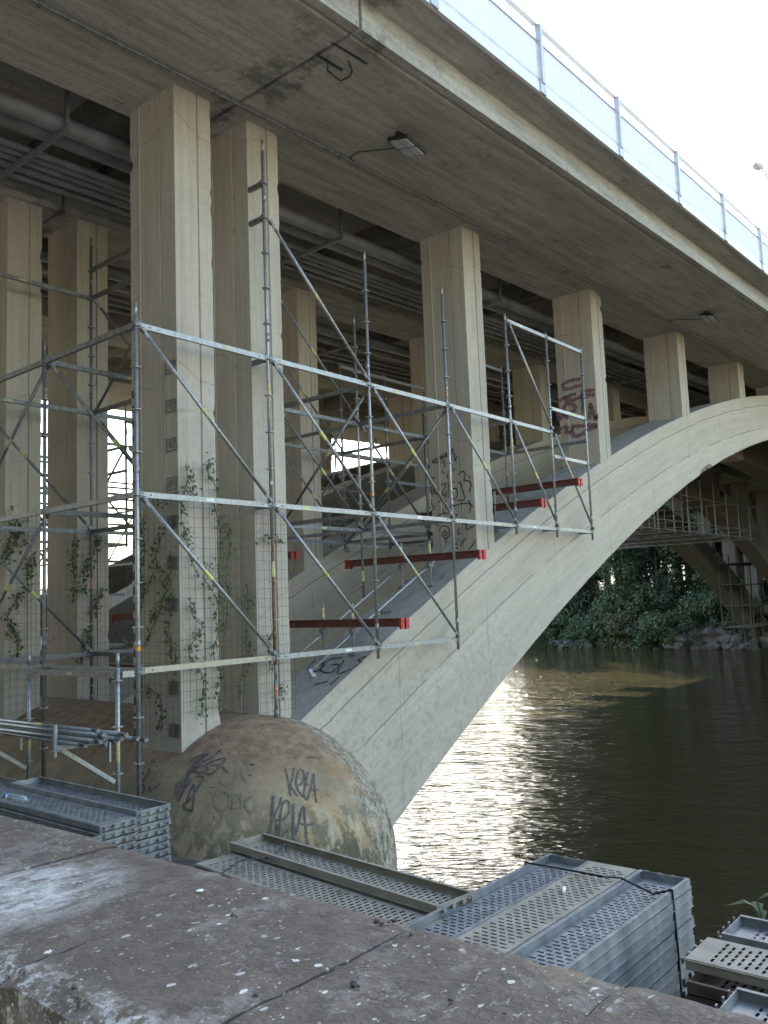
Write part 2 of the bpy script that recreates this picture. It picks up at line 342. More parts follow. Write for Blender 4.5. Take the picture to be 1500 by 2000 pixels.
# ------------------------------------------------------------------ key dimensions (metres, camera eye at 0,0,0)
XC = 43.0; WATER = -5.2; QUAY = -2.6
RIBS = (8.67, 13.15, 18.47, 22.95); RW = 1.12
COLX = (6.42, 7.66, 13.0, 18.32, 23.76, 29.15, 34.5)
def soff(x): x = XC-abs(x-XC); return 6.63+.0315*x
def extr(x): return 7.80-.007875*(x-XC)**2
def intr(x): return 6.32-.00916*(x-XC)**2
PC = Vector((7.46, 8.65, -3.27)); PR = 1.86
# ================================================================== SETTING
def sheet(name, x0, x1, y0, y1, z, mat, kind='structure', nx=1, ny=1):
    b = MB()
    for i in range(nx+1):
        for j in range(ny+1): b.v.append(Vector((x0+(x1-x0)*i/nx, y0+(y1-y0)*j/ny, z)))
    for i in range(nx):
        for j in range(ny):
            a = i*(ny+1)+j; b.f.append((a, a+ny+1, a+ny+2, a+1)); b.mi.append(0)
    return tag(b.build(name, mat), kind=kind)
sheet('river_water', 5.6, 76.5, -500, 900, WATER, M['water'])
sheet('quay_ground', 1.36, 5.68, -60, 4.9, QUAY, M['ground']); sheet('quay_ground', 1.36, 5.68, 4.9, 120, QUAY, M['soil'])
b = MB(); b.box((5.43, 30, -4.1), (.5, 180, 2.99)); tag(b.build('quay_wall', M['quay']), 'stone quay wall dropping into the river below the steel plank stacks', 'wall')
b = MB(); b.box((-149, -248, -1.9), (299.7, 504, .5)); tag(b.build('promenade', M['prom']), kind='structure')
b = MB(); b.box((-149, 454, -1.9), (299.7, 900, .5)); tag(b.build('riverside_path', M['soil']), kind='structure')
b = MB(); b.box((-149, 200, -4.2), (310, 1400, 3.0)); b.box((3.2, 200, -6.0), (4.9, 1400, 6.6)); tag(b.build('river_bank', M['quay']), kind='structure')

# ---- parapet wall with coping slabs (foreground)
wall = empty('parapet_wall', (1.1, 1.5, -1.65), 'low stone parapet wall with weathered coping slabs in the foreground', 'wall')
b = MB(); b.box((1.115, 12, -1.66), (.46, 60, 1.78)); b.build('wall_body', M['quay'], wall)
joints = [-2.9, -2.4, -1.9, -1.4, -.9, -.38, .14, .68, 1.13, 1.62, 2.2, 2.78, 3.36, 3.94, 4.52, 5.1, 5.7, 6.3, 6.9, 7.5, 8.1]
def coping(y0, y1, seed):
    r = random.Random(seed); x0, x1 = .778, 1.41; nx, ny = 30, 26; b = MB()
    jx = [r.uniform(-.006, .006) for _ in range(ny+1)]; tz = r.uniform(-.003, .003); g = .0028
    rows = []
    def H(x, y):
        from mathutils import noise as NZ
        return NZ.noise(Vector((x*4, y*4, seed*3.1)))*.004 + NZ.noise(Vector((x*19, y*19, 7)))*.0016
    from mathutils import noise as NZ
    for i in range(nx+1):
        row = []
        for j in range(ny+1):
            x = x0+(x1-x0)*i/nx; y = y0+g+(y1-y0-2*g)*j/ny
            e = min(i, nx-i, 3)/3; ey = min(j, ny-j, 2)/2
            z = -.65+tz+H(x, y)-(1-e)**2*.012-(1-ey)**2*.0035
            if i <= 1: x += NZ.noise(Vector((y*14, seed, 2)))*.018+.006; z -= abs(NZ.noise(Vector((y*9, seed, 5))))*.018
            if i == nx: x += NZ.noise(Vector((y*16, seed, 9)))*.010
            if j in (0, ny): y += NZ.noise(Vector((x*24, seed, j)))*.003; z -= abs(NZ.noise(Vector((x*17, seed+4, j))))*.006
            row.append(len(b.v)); b.v.append(Vector((x, y, z)))
        rows.append(row)
    for i in range(nx):
        for j in range(ny): b.f.append((rows[i][j], rows[i+1][j], rows[i+1][j+1], rows[i][j+1])); b.mi.append(0)
    rim = [rows[i][0] for i in range(nx+1)]+[rows[nx][j] for j in range(1, ny+1)]+[rows[i][ny] for i in range(nx-1, -1, -1)]+[rows[0][j] for j in range(ny-1, 0, -1)]
    low = []
    for k in rim: low.append(len(b.v)); b.v.append(Vector((b.v[k].x, b.v[k].y, -.77)))
    n = len(rim)
    for k in range(n): b.f.append((rim[k], low[k], low[(k+1) % n], rim[(k+1) % n])); b.mi.append(0)
    b.f.append(tuple(low)); b.mi.append(0)
    o = b.build('coping_slab', M['coping'], wall)
    return o
for k in range(len(joints)-1): coping(joints[k], joints[k+1], k+3)
b = MB(); b.box((1.105, 2.6, -.7155), (.57, 10.9, .085)); b.build('joint_mortar', simple('joint_mortar_mat', (.07, .058, .045), (.17, .14, .105), 30, .95), wall)

# ================================================================== BRIDGE
bridge = empty('arch_bridge', (7.46, 16, -5.2), 'concrete deck arch bridge with tall columns crossing the river', 'bridge')
# deck section swept along X (left and right of the expansion joint)
SEC = [(5.72, .43), (6.2, .40), (6.2, .0), (6.33, .0), (6.345, .03), (6.385, .03), (6.40, .0), (9.75, .0), (9.85, .75), (12.95, .75), (13.05, .0), (14.25, .0), (14.35, .75), (18.27, .75), (18.37, 0), (19.57, 0), (19.67, .75),
       (22.77, .75), (22.87, 0), (26.42, 0), (26.42, .40), (26.90, .43), (26.90, .57), (24.9, .60), (24.9, .95), (7.7, .95), (7.7, .60), (5.72, .57)]
def sweep(name, xs, sec, mat, parent, zf=soff):
    b = MB(); n = len(sec)
    for x in xs:
        for (y, z) in sec: b.v.append(Vector((x, y, zf(x)+z)))
    for i in range(len(xs)-1):
        for j in range(n):
            a = i*n+j; c = i*n+(j+1) % n; b.f.append((a, c, c+n, a+n)); b.mi.append(0)
    b.f.append(tuple(range(n-1, -1, -1))); b.mi.append(0); k = (len(xs)-1)*n; b.f.append(tuple(k+i for i in range(n))); b.mi.append(0)
    return b.build(name, mat, parent)
def xr(a, b, s): n = max(1, round((b-a)/s)); return [a+(b-a)*i/n for i in range(n+1)]
XJ = 7.33
sweep('deck', xr(-22, XJ-.03, 2), SEC, M['soff'], bridge)
sweep('deck', xr(XJ+.03, 108, 2.1), SEC, M['soff'], bridge)
sweep('road_surface', xr(-22, 108, 4.0), [(7.8, .953), (24.8, .953), (24.8, .97), (7.8, .97)], M['asphalt'], bridge)
b = MB()
for i, x in enumerate(COLX+tuple(86-c-.6 for c in COLX)):          # cross beams at each row of columns
    for (ya, yb) in ((9.83, 12.97), (14.33, 18.29), (19.65, 22.79)):
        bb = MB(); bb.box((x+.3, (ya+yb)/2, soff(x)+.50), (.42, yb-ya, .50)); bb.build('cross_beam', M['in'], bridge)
# ribs
def rib(y0, w_, name='arch_rib'):
    b = MB(); xs = xr(8.1, 34, .22)+xr(35, 77.9, .9); us = []; uv = []
    r = random.Random(int(y0*10)); u = 0; px_ = None
    from mathutils import noise as NZ
    for k, x in enumerate(xs):
        if px_ is not None: u += math.hypot(x-px_, extr(x)-extr(px_))
        px_ = x; us.append(u)
        zt, zb = extr(x), intr(x)
        j1 = abs(NZ.noise(Vector((x*3.1, y0, 0))))*.03; j2 = abs(NZ.noise(Vector((x*2.3, y0, 8))))*.035
        if k % 1 == 0:
            j1 += max(0, NZ.noise(Vector((x*9, y0, 3)))-.25)*.05; j2 += max(0, NZ.noise(Vector((x*7, y0, 5)))-.25)*.07
        if abs(x-25.35) < .35 and y0 < 9: j2 += .09
        ch = .022
        ring = [(y0+ch, zt), (y0, zt-ch-j1), (y0, zb+ch+j2), (y0+ch+j2*.6, zb), (y0+w_-ch, zb), (y0+w_, zb+ch), (y0+w_, zt-ch), (y0+w_-ch, zt)]
        th = zt-zb
        for q, (y, z) in enumerate(ring): b.v.append(Vector((x, y, z)))
        uv.append([(u, -.02), (u, 0), (u, th), (u, th+.1), (u, th+w_), (u, th), (u, 0), (u, -.9)])
    n = 8; fuv = []
    for i in range(len(xs)-1):
        for j in range(n):
            a = i*n+j; c = i*n+(j+1) % n; b.f.append((a, c, c+n, a+n)); b.mi.append(1 if j == 7 else (2 if j in (3, 4, 5, 6) else 0))
            jj = (j+1) % n; fuv += [uv[i][j], uv[i][jj], uv[i+1][jj], uv[i+1][j]]
    b.f.append(tuple(range(n))); b.mi.append(0); fuv += uv[0]
    b.f.append(tuple((len(xs)-1)*n+i for i in range(n))); b.mi.append(0); fuv += uv[-1]
    o = b.build(name, [M['face'], M['ribtop'], M['face']], bridge)
    ul = o.data.uv_layers.new(name='UVMap'); ul.data.foreach_set('uv', [c for p in fuv for c in p]); return o
M['ribtop'] = concrete('rib_top_concrete', (.47, .445, .40), (.34, .32, .285), 'x', .4, .5, .5, .3)
M['shadeface'] = concrete('shaded_arch_concrete', (.20, .185, .16), (.13, .12, .105), 'uv', .31, .35, .3, .4)  # arch concrete with the shade of far and inner ribs put into its colour
rib_objs = [rib(y, RW) for y in RIBS]
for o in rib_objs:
    o.data.materials.append(M['shadeface'])
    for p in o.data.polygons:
        if p.center.x+wloc(o).x > 44 or (o in rib_objs[2:] and p.material_index != 1): p.material_index = 3  # far halves and inner ribs take the concrete darkened for shade
# columns
def column(x0, y0, zb, zt, w_=.6, d_=1.0, jit=True):
    g = .024; b = MB()
    xs = x0; F = [(0, 0), (w_*.585, 0), (w_*.595, g), (w_*.635, g), (w_*.645, 0), (w_, 0), (w_, d_*.33), (w_-g, d_*.335), (w_-g, d_*.36), (w_, d_*.365), (w_, d_), (0, d_), (0, d_*.80), (-.008, d_*.795), (-.008, d_*.765), (0, d_*.76), (0, d_*.33), (g, d_*.325), (g, d_*.305), (0, d_*.30)]
    from mathutils import noise as NZ
    n = len(F); nz = max(1, round((zt-zb)/.07)); cor = {0: (1, 1), 5: (-1, 1), 10: (-1, -1), 11: (1, -1)}
    for k in range(nz+1):
        z = zb+(zt-zb)*k/nz
        for q, (x, y) in enumerate(F):
            dx = dy = 0
            if q in cor and jit:
                a = .003+abs(NZ.noise(Vector((z*6+q*7, x0, y0))))*.005+max(0, NZ.noise(Vector((z*5.3+q*3, x0, y0+9)))-.40)*.10
                dx, dy = cor[q][0]*a, cor[q][1]*a
            b.v.append(Vector((x0+x+dx, y0+y+dy, z)))
    for k in range(nz):
        for j in range(n):
            a = k*n+j; c = k*n+(j+1) % n; b.f.append((a, c, c+n, a+n)); b.mi.append(0)
    b.f.append(tuple(range(n-1, -1, -1))); b.mi.append(0)
    b.f.append(tuple(nz*n+j for j in range(n))); b.mi.append(0)
    return b.build('column', M['col'], bridge)
cols = {}
for ri, y in enumerate(RIBS):
    for ci, x in enumerate(COLX):
        zt = soff(x+.3)+.03
        if ci < 2: zb = -2.6 if ci == 0 else -2.4
        else: zb = extr(x)-.35
        cols[(ri, ci)] = column(x, y, zb, zt)
        xm = 86-x-.6; zb2 = extr(xm+.6)-.35 if ci > 1 else -2.5
        column(xm, y, zb2, soff(xm+.3)+.03, jit=False).data.materials[0] = M['shadeface']  # far columns carry their shade in the colour
# pier: body with a rounded nose at both ends and a barrel top
def pier(cx):
    b = MB(); na, nb = 40, 18; y0, y1 = PC.y, RIBS[3]+1.0-.0+.02; rings = []
    from mathutils import noise as NZ
    # plan outline (stadium), heights: vertical below centre, rounded above
    prof = [(1.0, -6.2), (1.0, -4.6), (1.0, PC.z)]+[(math.cos(t), PC.z+PR*math.sin(t)) for t in [math.pi/2*k/nb for k in range(1, nb)]]
    for (s, z) in prof:
        ring = []
        for k in range(na+1):
            t = math.pi+math.pi*k/na; ring.append((cx+PR*s*math.cos(t), y0+PR*s*math.sin(t)))
        for k in range(na+1):
            t = math.pi*k/na; ring.append((cx+PR*s*math.cos(t), y1+PR*s*math.sin(t)))
        rings.append([Vector((x, y, z)) for x, y in ring])
    n = len(rings[0])
    for r_ in rings:
        for p in r_:
            d = NZ.noise(p*1.4)*.02; b.v.append(p+Vector((0, -1, .3)).normalized()*d)
    for i in range(len(rings)-1):
        for j in range(n):
            a = i*n+j; c = i*n+(j+1) % n; b.f.append((a, c, c+n, a+n)); b.mi.append(0)
    k = (len(rings)-1)*n; t0 = len(b.v); b.v += [Vector((cx, y0, PC.z+PR)), Vector((cx, y1, PC.z+PR))]
    for j in range(n):
        a = k+j; c = k+(j+1) % n
        ta = t0 if j <= na else t0+1; tc = t0 if (j+1) % n <= na else t0+1
        b.f.append((a, c, ta) if ta == tc else (a, c, tc, ta)); b.mi.append(0)
    o = b.build('pier', M['pier'], bridge, smooth=True); return o
pier_o = pier(PC.x); pier(86-PC.x)
b = MB(); b.box((-10, 16.3, 2.9), (1.0, 21.3, 6.9)); b.box((-10, 16.3, -1.7), (1.4, 22, 2.6)); b.build('abutment', M['soff'], bridge)  # near abutment is out of view, put in for plausible light
# fascia, railing
def fascia(x0, x1, ya, yb):
    b = MB(); xs = xr(x0, x1, 2.7)
    for xa, xb in zip(xs, xs[1:]):
        vs = []
        for x in (xa, xb):
            for (y, z) in ((ya, .415), (ya, .575), (yb, .575), (yb, .415)): vs.append((x, y, soff(x)+z))
        b.add(vs, [(0, 1, 5, 4), (1, 2, 6, 5), (2, 3, 7, 6), (3, 0, 4, 7), (0, 3, 2, 1), (4, 5, 6, 7)])
    return b.build('fascia', M['fascia'], bridge)
fascia(-22, 108, 5.66, 5.716); fascia(-22, 108, 26.904, 26.96)
def sl(xa, xb, y, z0, z1, t):      # sloped bar following the deck
    b = MB(); vs = []
    for x in (xa, xb):
        for (yy, zz) in ((y-t/2, z0), (y-t/2, z1), (y+t/2, z1), (y+t/2, z0)): vs.append((x, yy, soff(x)+zz))
    return b.add(vs, [(0, 1, 5, 4), (1, 2, 6, 5), (2, 3, 7, 6), (3, 0, 4, 7), (0, 3, 2, 1), (4, 5, 6, 7)])
for yy in (5.70, 26.92):
    rail = empty('railing', (20, yy, soff(20)+.58)); rail.parent = bridge; rail.location = Vector((20, yy, soff(20)+.58))-wloc(bridge)
    x = 10.82-2.71*(8 if yy < 10 else 2)
    while x < (66 if yy < 10 else 50):
        z = soff(x); bb = MB(); bb.box((x, yy-.03, z+.575+.47), (.075, .09, .94)); bb.box((x, yy-.045, z+.50), (.16, .03, .17)); bb.build('railing_post', M['rail'], rail)
        sl(x+.04, x+2.67, yy, 1.49, 1.53, .07).build('handrail', M['rail'], rail)
        sl(x+.04, x+2.67, yy, 1.245, 1.275, .04).build('mid_rail', M['rail'], rail)
        sl(x+.04, x+2.67, yy, .61, .65, .05).build('bottom_rail', M['rail'], rail)
        for a_, c_ in ((x+.07, x+1.345), (x+1.365, x+2.64)):
            sl(a_, c_, yy, .66, 1.235, .012).build('railing_panel', M['panel'], rail)
        x += 2.71
# painted marks ------------------------------------------------------
def plane_hit(ax, val):
    def f(p): return at(p[0], p[1], ax, val)
    return f
def sph_hit(p):
    d = ray(*p).normalized(); c = PC; bb = d.dot(c); q = bb*bb-(c.length_squared-PR*PR)
    if q < 0: return None
    t = bb-math.sqrt(q); P = d*t
    if P.z < PC.z:           # the vertical drum under the nose
        dx = Vector((d.x, d.y, 0)); cc = Vector((c.x, c.y, 0)); A = dx.length_squared; B = dx.dot(cc); C = cc.length_squared-PR*PR
        t = (B-math.sqrt(max(0, B*B-A*C)))/A; P = d*t
    return P
def sph_n(P):
    q = P-PC
    if P.z < PC.z: q.z = 0
    return q.normalized()
def paint(parent, strokes, hit, nrm, wd, mat, lift=.005, tr=lambda p: p):
    b = MB()
    for s in strokes:
        k = s[0] if isinstance(s[0], (int, float)) else None
        pts = [hit(q) for q in spline([tr(p) for p in (s[1:] if k else s)])]
        pts = [p for p in pts if p is not None]
        ribbon(b, pts, nrm, k or wd, 0, lift+.0015)
    return b.build('graffiti', mat, parent)
T1 = lambda p: (330+p[0]/4.2857, 1440+p[1]/4.2857)           # crop used for the pier tags
K1 = [[(975, 260), (1000, 370), (1018, 495)], [(1045, 262), (1038, 330), (1020, 405), (1045, 450), (1078, 495)],
      [(1078, 405), (1120, 380), (1135, 310), (1105, 268), (1078, 300), (1065, 380), (1085, 450), (1125, 500)],
      [(1165, 288), (1150, 360), (1135, 440), (1130, 480), (1155, 522), (1175, 480)], [(1130, 395), (1175, 398)],
      [(1160, 515), (1190, 420), (1212, 305), (1218, 400), (1225, 490), (1236, 552)], [(1185, 440), (1215, 440), (1250, 442)]]
paint(pier_o, K1, sph_hit, sph_n, .018, M['spray2'], tr=T1)
K2 = [[.03, (872, 490), (868, 600), (860, 700), (840, 830)], [(942, 500), (925, 570), (885, 655), (900, 740), (905, 850)],
      [(890, 690), (950, 690), (1000, 640), (1010, 560), (975, 530), (945, 590), (930, 700), (920, 840)],
      [.03, (1045, 555), (1040, 680), (1045, 890)], [.022, (1040, 880), (1080, 740), (1125, 580), (1140, 720), (1150, 830), (1165, 910)], [(1080, 720), (1150, 730), (1215, 725)], [(1000, 770), (960, 810), (940, 850)]]
paint(pier_o, K2, sph_hit, sph_n, .017, M['spray2'], tr=T1)
K3 = [[(500, 460), (430, 450), (385, 510), (400, 590), (450, 612), (500, 570), (515, 500), (490, 462)], [(540, 600), (545, 480), (560, 540), (600, 470), (610, 600)], [(700, 500), (655, 510), (645, 570), (680, 620), (730, 600)],
      [(430, 340), (440, 385), (500, 390), (560, 340), (575, 240)], [(530, 205), (580, 215)], [(620, 240), (615, 320), (660, 385)], [(640, 215), (735, 215)]]
paint(pier_o, K3, sph_hit, sph_n, .03, M['brownspray'], tr=T1)
K4 = [[(190, 620), (120, 580), (180, 520), (285, 350), (230, 330)], [(195, 625), (215, 470), (205, 400), (170, 480), (140, 570)], [(60, 520), (100, 420), (170, 340)], [(75, 540), (130, 440), (190, 360)], [(100, 480), (150, 380), (160, 320), (90, 450)],
      [(150, 320), (230, 200), (330, 150)], [(170, 310), (250, 230), (360, 170), (440, 100)], [(200, 300), (270, 240), (330, 270), (250, 300), (200, 250)], [(300, 240), (380, 200), (470, 180), (430, 240), (360, 310), (300, 300)], [(350, 240), (430, 240), (500, 305)], [(180, 200), (250, 160), (330, 140), (260, 200), (200, 230)], [(60, 480), (70, 400), (110, 380)]]
paint(pier_o, K4, sph_hit, sph_n, .026, M['spray2'], tr=T1)
paint(pier_o, [[(1150, 175), (1180, 172), (1225, 170), (1240, 182)], [(1045, 172), (1068, 172)], [.012, (685, 232), (712, 235)], [(665, 318), (690, 324)], [(338, 422), (352, 424)], [.012, (365, 420), (384, 420)], [(1240, 180), (1290, 165)], [(375, 660), (378, 680)], [(430, 655), (436, 668)]], sph_hit, sph_n, .008, M['hole'], tr=T1)
# scribble on the flank of the pier, in the shade behind the posts
TB = lambda p: (260+p[0]/8.333, 1300+p[1]/8.333)
def cyl_hit(p):
    d = ray(*p); cx, cz = PC.x, PC.z; A = d.x*d.x+d.z*d.z; B = d.x*cx+d.z*cz; C = cx*cx+cz*cz-PR*PR; q = B*B-A*C
    if q < 0: return None
    return d*((B-math.sqrt(q))/A)
cyl_n = lambda P: Vector((P.x-PC.x, 0, P.z-PC.z)).normalized()
paint(pier_o, [[(180, 1745), (110, 1800), (90, 1880), (150, 1890), (240, 1790), (270, 1680)], [(205, 1570), (225, 1575)], [(300, 1545), (320, 1550)], [(345, 1565), (360, 1575)], [(385, 1630), (400, 1640)], [(350, 1765), (370, 1760)],
    [(90, 1960), (170, 1950), (180, 2050), (90, 2090)], [(270, 1960), (285, 2060)], [(360, 2000), (430, 1920)]], cyl_hit, cyl_n, .022, M['spray'], tr=TB)
# black scrawl on the third column
T3 = lambda p: (820+p[0]/7.694, 840+p[1]/7.694)
G3 = [[(185, 495), (215, 450)], [(195, 455), (220, 500)], [(240, 425), (225, 470), (255, 490), (270, 440), (245, 425)], [(300, 400), (330, 440), (340, 400), (310, 390)], [(350, 440), (345, 380), (375, 350)], [(350, 405), (375, 395)], [(390, 420), (390, 360), (410, 400), (405, 330)],
      [(470, 370), (495, 280), (520, 360), (550, 485)], [(520, 450), (575, 390)], [(320, 495), (385, 455)], [(350, 470), (385, 520), (375, 565)],
      [(330, 610), (375, 650)], [(530, 570), (500, 620)], [(430, 650), (415, 700), (440, 735)], [(140, 750), (180, 715), (225, 730)], [(225, 690), (215, 735)],
      [(155, 880), (210, 835), (210, 880), (175, 900), (190, 980)], [(215, 960), (215, 900), (260, 970), (270, 870), (290, 975)], [(325, 830), (400, 800), (350, 930), (330, 990)], [(330, 990), (370, 960), (395, 1005), (400, 900)], [(430, 780), (440, 860), (430, 1010)],
      [(500, 880), (555, 880), (570, 960), (540, 1030), (500, 1040)], [(490, 775), (515, 785)], [(585, 670), (640, 620), (690, 660), (665, 760)], [(665, 760), (740, 765), (775, 830), (745, 940)], [(735, 690), (760, 715)], [(580, 795), (620, 790), (650, 920), (675, 1040), (570, 1055)],
      [(180, 1040), (185, 1120), (220, 1160), (160, 1235)], [(275, 1090), (380, 1030), (400, 1170), (500, 1145), (640, 1105), (740, 1105), (805, 1150)], [(730, 1050), (770, 1140), (740, 1255)], [(270, 1300), (330, 1260), (460, 1245)], [(350, 1185), (365, 1260)], [(540, 1310), (565, 1260)],
      [(290, 1530), (330, 1450), (420, 1450), (450, 1520), (430, 1610), (370, 1620), (340, 1560), (380, 1510), (410, 1560), (370, 1585)], [(250, 1420), (290, 1440)], [(600, 1470), (570, 1545), (620, 1560)], [(650, 1400), (710, 1420), (700, 1490), (830, 1435)], [(390, 1640), (410, 1690)],
      [(610, 1750), (650, 1680), (710, 1620)], [(740, 1800), (810, 1710), (835, 1650)], [(550, 1690), (575, 1730)], [(540, 1810), (560, 1770), (570, 1810)]]
NX = lambda P: Vector((-1, 0, 0)); NY = lambda P: Vector((0, -1, 0))
paint(cols[(0, 2)], G3, plane_hit(0, 13.0), NX, .02, M['spray'], .009, tr=T3)
T4 = lambda p: (1060+p[0]/9.375, 720+p[1]/9.375)
G4 = [[(370, 350), (400, 270), (560, 210), (700, 190)], [(370, 370), (480, 370), (600, 330), (730, 300)], [(290, 600), (430, 520), (620, 460)], [(430, 500), (440, 640), (380, 760), (450, 900)], [(480, 560), (560, 590), (600, 560), (780, 500), (960, 480)], [(460, 640), (600, 680), (590, 760), (520, 800)], [(700, 440), (800, 410), (960, 390)],
      [(720, 470), (740, 640), (740, 830)], [(280, 800), (310, 940), (390, 820), (470, 920)], [(860, 930), (870, 760), (880, 650), (920, 760), (970, 930), (1000, 830)], [(310, 1110), (450, 1060), (440, 1150), (540, 1170)], [(530, 1060), (700, 1050), (850, 1030), (1010, 1030)], [(540, 1080), (590, 1240), (750, 1180), (870, 1100), (1010, 1070)]]
paint(cols[(0, 3)], G4, plane_hit(0, 18.32), NX, .085, M['magenta'], .011, tr=T4)
# tag on top of the arch beside the first jacks
TD = lambda p: (500+p[0]/3, 1000+p[1]/3)
def rib_hit(p):
    d = ray(*p); t = 8.0
    for _ in range(40):
        P = d*t; e = P.z-extr(P.x); t += e*.9/(abs(d.z)+.45)
    P = d*t; return P if 8.67 < P.y < 9.8 else None
GD = [[(300, 940), (340, 915), (350, 900)], [(350, 870), (300, 935), (350, 940), (400, 905), (380, 870), (420, 858)], [(510, 858), (430, 870), (380, 930), (440, 945), (490, 900), (440, 900)], [(520, 870), (480, 950), (560, 925)], [(650, 850), (600, 870), (640, 895), (580, 910)], [(345, 1015), (425, 997)], [(435, 1018), (495, 965)],
      [(700, 590), (720, 580)], [(735, 605), (745, 580)], [(755, 600), (770, 580)], [(780, 600), (790, 580)]]
paint(rib_objs[0], GD, rib_hit, lambda P: Vector((-.6, 0, .8)), .025, M['spray'], .016, tr=TD)
# flood levels painted on the first column, and the chequered gauge strip
def textmesh(txt, size):
    c = bpy.data.curves.new('t', 'FONT'); c.body = txt; c.size = size; c.extrude = .001; c.resolution_u = 2; c.align_x = 'CENTER'
    o = bpy.data.objects.new('t', c); COL.objects.link(o); dg = bpy.context.evaluated_depsgraph_get(); dg.update()
    me = bpy.data.meshes.new_from_object(o.evaluated_get(dg)); bpy.data.objects.remove(o); bpy.data.curves.remove(c); return me
marks = [('', 640), ('1957', 716), ('1927', 792), ('1817', 868), ('1891', 944), ('', 1020), ('', 1100), ('', 1182), ('', 1343), ('', 1426)]
for t, py in marks:
    if py == 640: continue
    P = at(338, py, 0, 6.42); yc = 8.67+.125; zc = P.z
    b = MB(); X = 6.42-.010
    for (a, c, dy, dz) in ((0, .075, .2, .012), (0, -.075, .2, .012), (.1, 0, .012, .15), (-.1, 0, .012, .15)): b.box((X, yc+a, zc+c), (.004, dy, dz))
    if not t:
        for k in range(7): b.box((X, yc-.072+.024*k, zc), (.004, .010, .13))
    fr = b.build('flood_mark', M['gauge'], cols[(0, 0)])
    if t:
        me = textmesh(t, .135); me.materials.clear(); me.materials.append(M['gauge'])
        o = bpy.data.objects.new('flood_mark_year', me); COL.objects.link(o); o.parent = cols[(0, 0)]
        o.location = Vector((X, yc, zc-.048))-wloc(cols[(0, 0)]); o.rotation_euler = (math.pi/2, 0, -math.pi/2); o.scale = (.66, 1.1, 1)
b = MB(); z = -1.6; k = 0
while z < 3.0:
    for c in range(2):
        b.box((6.42-.006-.008, 9.655-.04-.055*c, z+.05), (.004, .052, .10), (k+c) % 2)
    z += .1; k += 1
b.build('gauge_strip', [M['gaugeb'], M['gaugew']], cols[(0, 0)])
# rust bloom and bare rebar at the spalled edge of the arch
b = MB()
for k in range(3):
    x = 25.1+.2*k; pts = [(x-.25, 8.66, intr(x)+.02), (x-.1, 8.60, intr(x)+.10+.03*k), (x+.08, 8.58, intr(x)+.13), (x+.25, 8.65, intr(x)+.10)]; b.path([Vector(p) for p in pts], .012, 6)
b.build('rebar', M['rust'], rib_objs[0])
# conduit, service pipes, floodlights
def along(name, x0, x1, y, dz, r, mat, parent=None, n=10, step=2.7):
    b = MB(); xs = xr(x0, x1, step); b.path([Vector((x, y, soff(x)+dz)) for x in xs], r, n); return b.build(name, mat, parent, smooth=True)
cond = empty('cable_conduit', (12, 8.42, soff(12)-.03), 'thin grey cable conduit running along the soffit in front of the columns', 'conduit')
along('conduit_tube', -3, 60, 8.42, -.028, .024, M['galvd'], cond, 8)
for k in range(24):
    x = 2+k*2.45; b = MB(); b.box((x, 8.42, soff(x)-.03), (.03, .085, .058)); b.build('clip', M['galvd'], cond)
pipes = empty('service_pipes', (11.4, 11.2, 6.9), 'bundle of dark service pipes slung under the deck between the first two arches', 'pipe')
for (y, dz, r) in ((10.55, -.02, .13), (10.95, .05, .15), (11.45, -.05, .055), (11.62, -.05, .055), (11.8, -.05, .055), (12.05, -.03, .075), (12.3, -.05, .05)):
    along('pipe', -8, 60, y, dz, r, M['pipe'], pipes, 12)
for k in range(11):
    x = 5.85+k*(5.55); s = soff(x); b = MB(); b.box((x, 10.3, s+.27), (.05, .05, .95)); b.box((x, 12.5, s+.27), (.05, .05, .95)); b.box((x, 11.4, s-.2), (.06, 2.3, .06)); b.build('pipe_hanger', M['galvd'], pipes)
pipes2 = empty('service_pipes', (11.4, 15.5, 6.9), 'second bundle of dark service pipes slung under the deck between the two middle arches', 'pipe')
for (y, dz, r) in ((15.0, 0, .14), (15.5, 0, .14), (16.2, -.04, .06), (16.5, -.04, .06), (16.9, -.04, .06)):
    along('pipe', -8, 60, y, dz, r, M['pipe'], pipes2, 10)
for k in range(11):
    x = 5.85+k*(5.55); s = soff(x); b = MB(); b.box((x, 14.7, s+.27), (.05, .05, .95)); b.box((x, 17.1, s+.27), (.05, .05, .95)); b.box((x, 15.9, s-.19), (.06, 2.5, .06)); b.build('pipe_hanger', M['galvd'], pipes2)
M['glassled'] = simple('lamp_glass', (.45, .46, .50), (.55, .56, .60), 40, .25)
def flood(x, y, label):
    s = soff(x); t = empty('floodlight', (x, y, s), label, 'floodlight', 'floodlights under the deck')
    R = Matrix.Rotation(math.radians(14), 3, 'X') @ Matrix.Rotation(math.radians(8), 3, 'Y'); c = Vector((x, y, s-.17))
    b = MB(); b.box(c+R @ Vector((0, 0, .03)), (.50, .38, .05), 0, R); b.build('lamp_housing', M['black'], t)
    for i in (-1, 1):
        for j in (-1, 1): b = MB(); b.box(c+R @ Vector((i*.118, j*.088, -.002)), (.20, .145, .02), 0, R); b.build('lamp_panel', M['glassled'], t)
    b = MB(); b.box((x-.2, y+.0, s-.07), (.03, .05, .14)); b.box((x+.2, y, s-.07), (.03, .05, .14)); b.box((x, y, s-.008), (.46, .06, .014)); b.box((x-.05, y+.02, s-.09), (.2, .14, .09)); b.build('bracket', M['black'], t)
    b = MB(); b.path([Vector(p) for p in ((x-.1, y+.15, s-.16), (x-.22, y+.45, s-.13), (x-.25, y+.75, s-.05), (x-.2, y+.98, s-.03), (x, y+1.04, s-.03))], .009, 6); b.build('cable', M['black'], t)
flood(9.7, 7.38, 'black floodlight with four pale panels on the soffit beyond the second column')
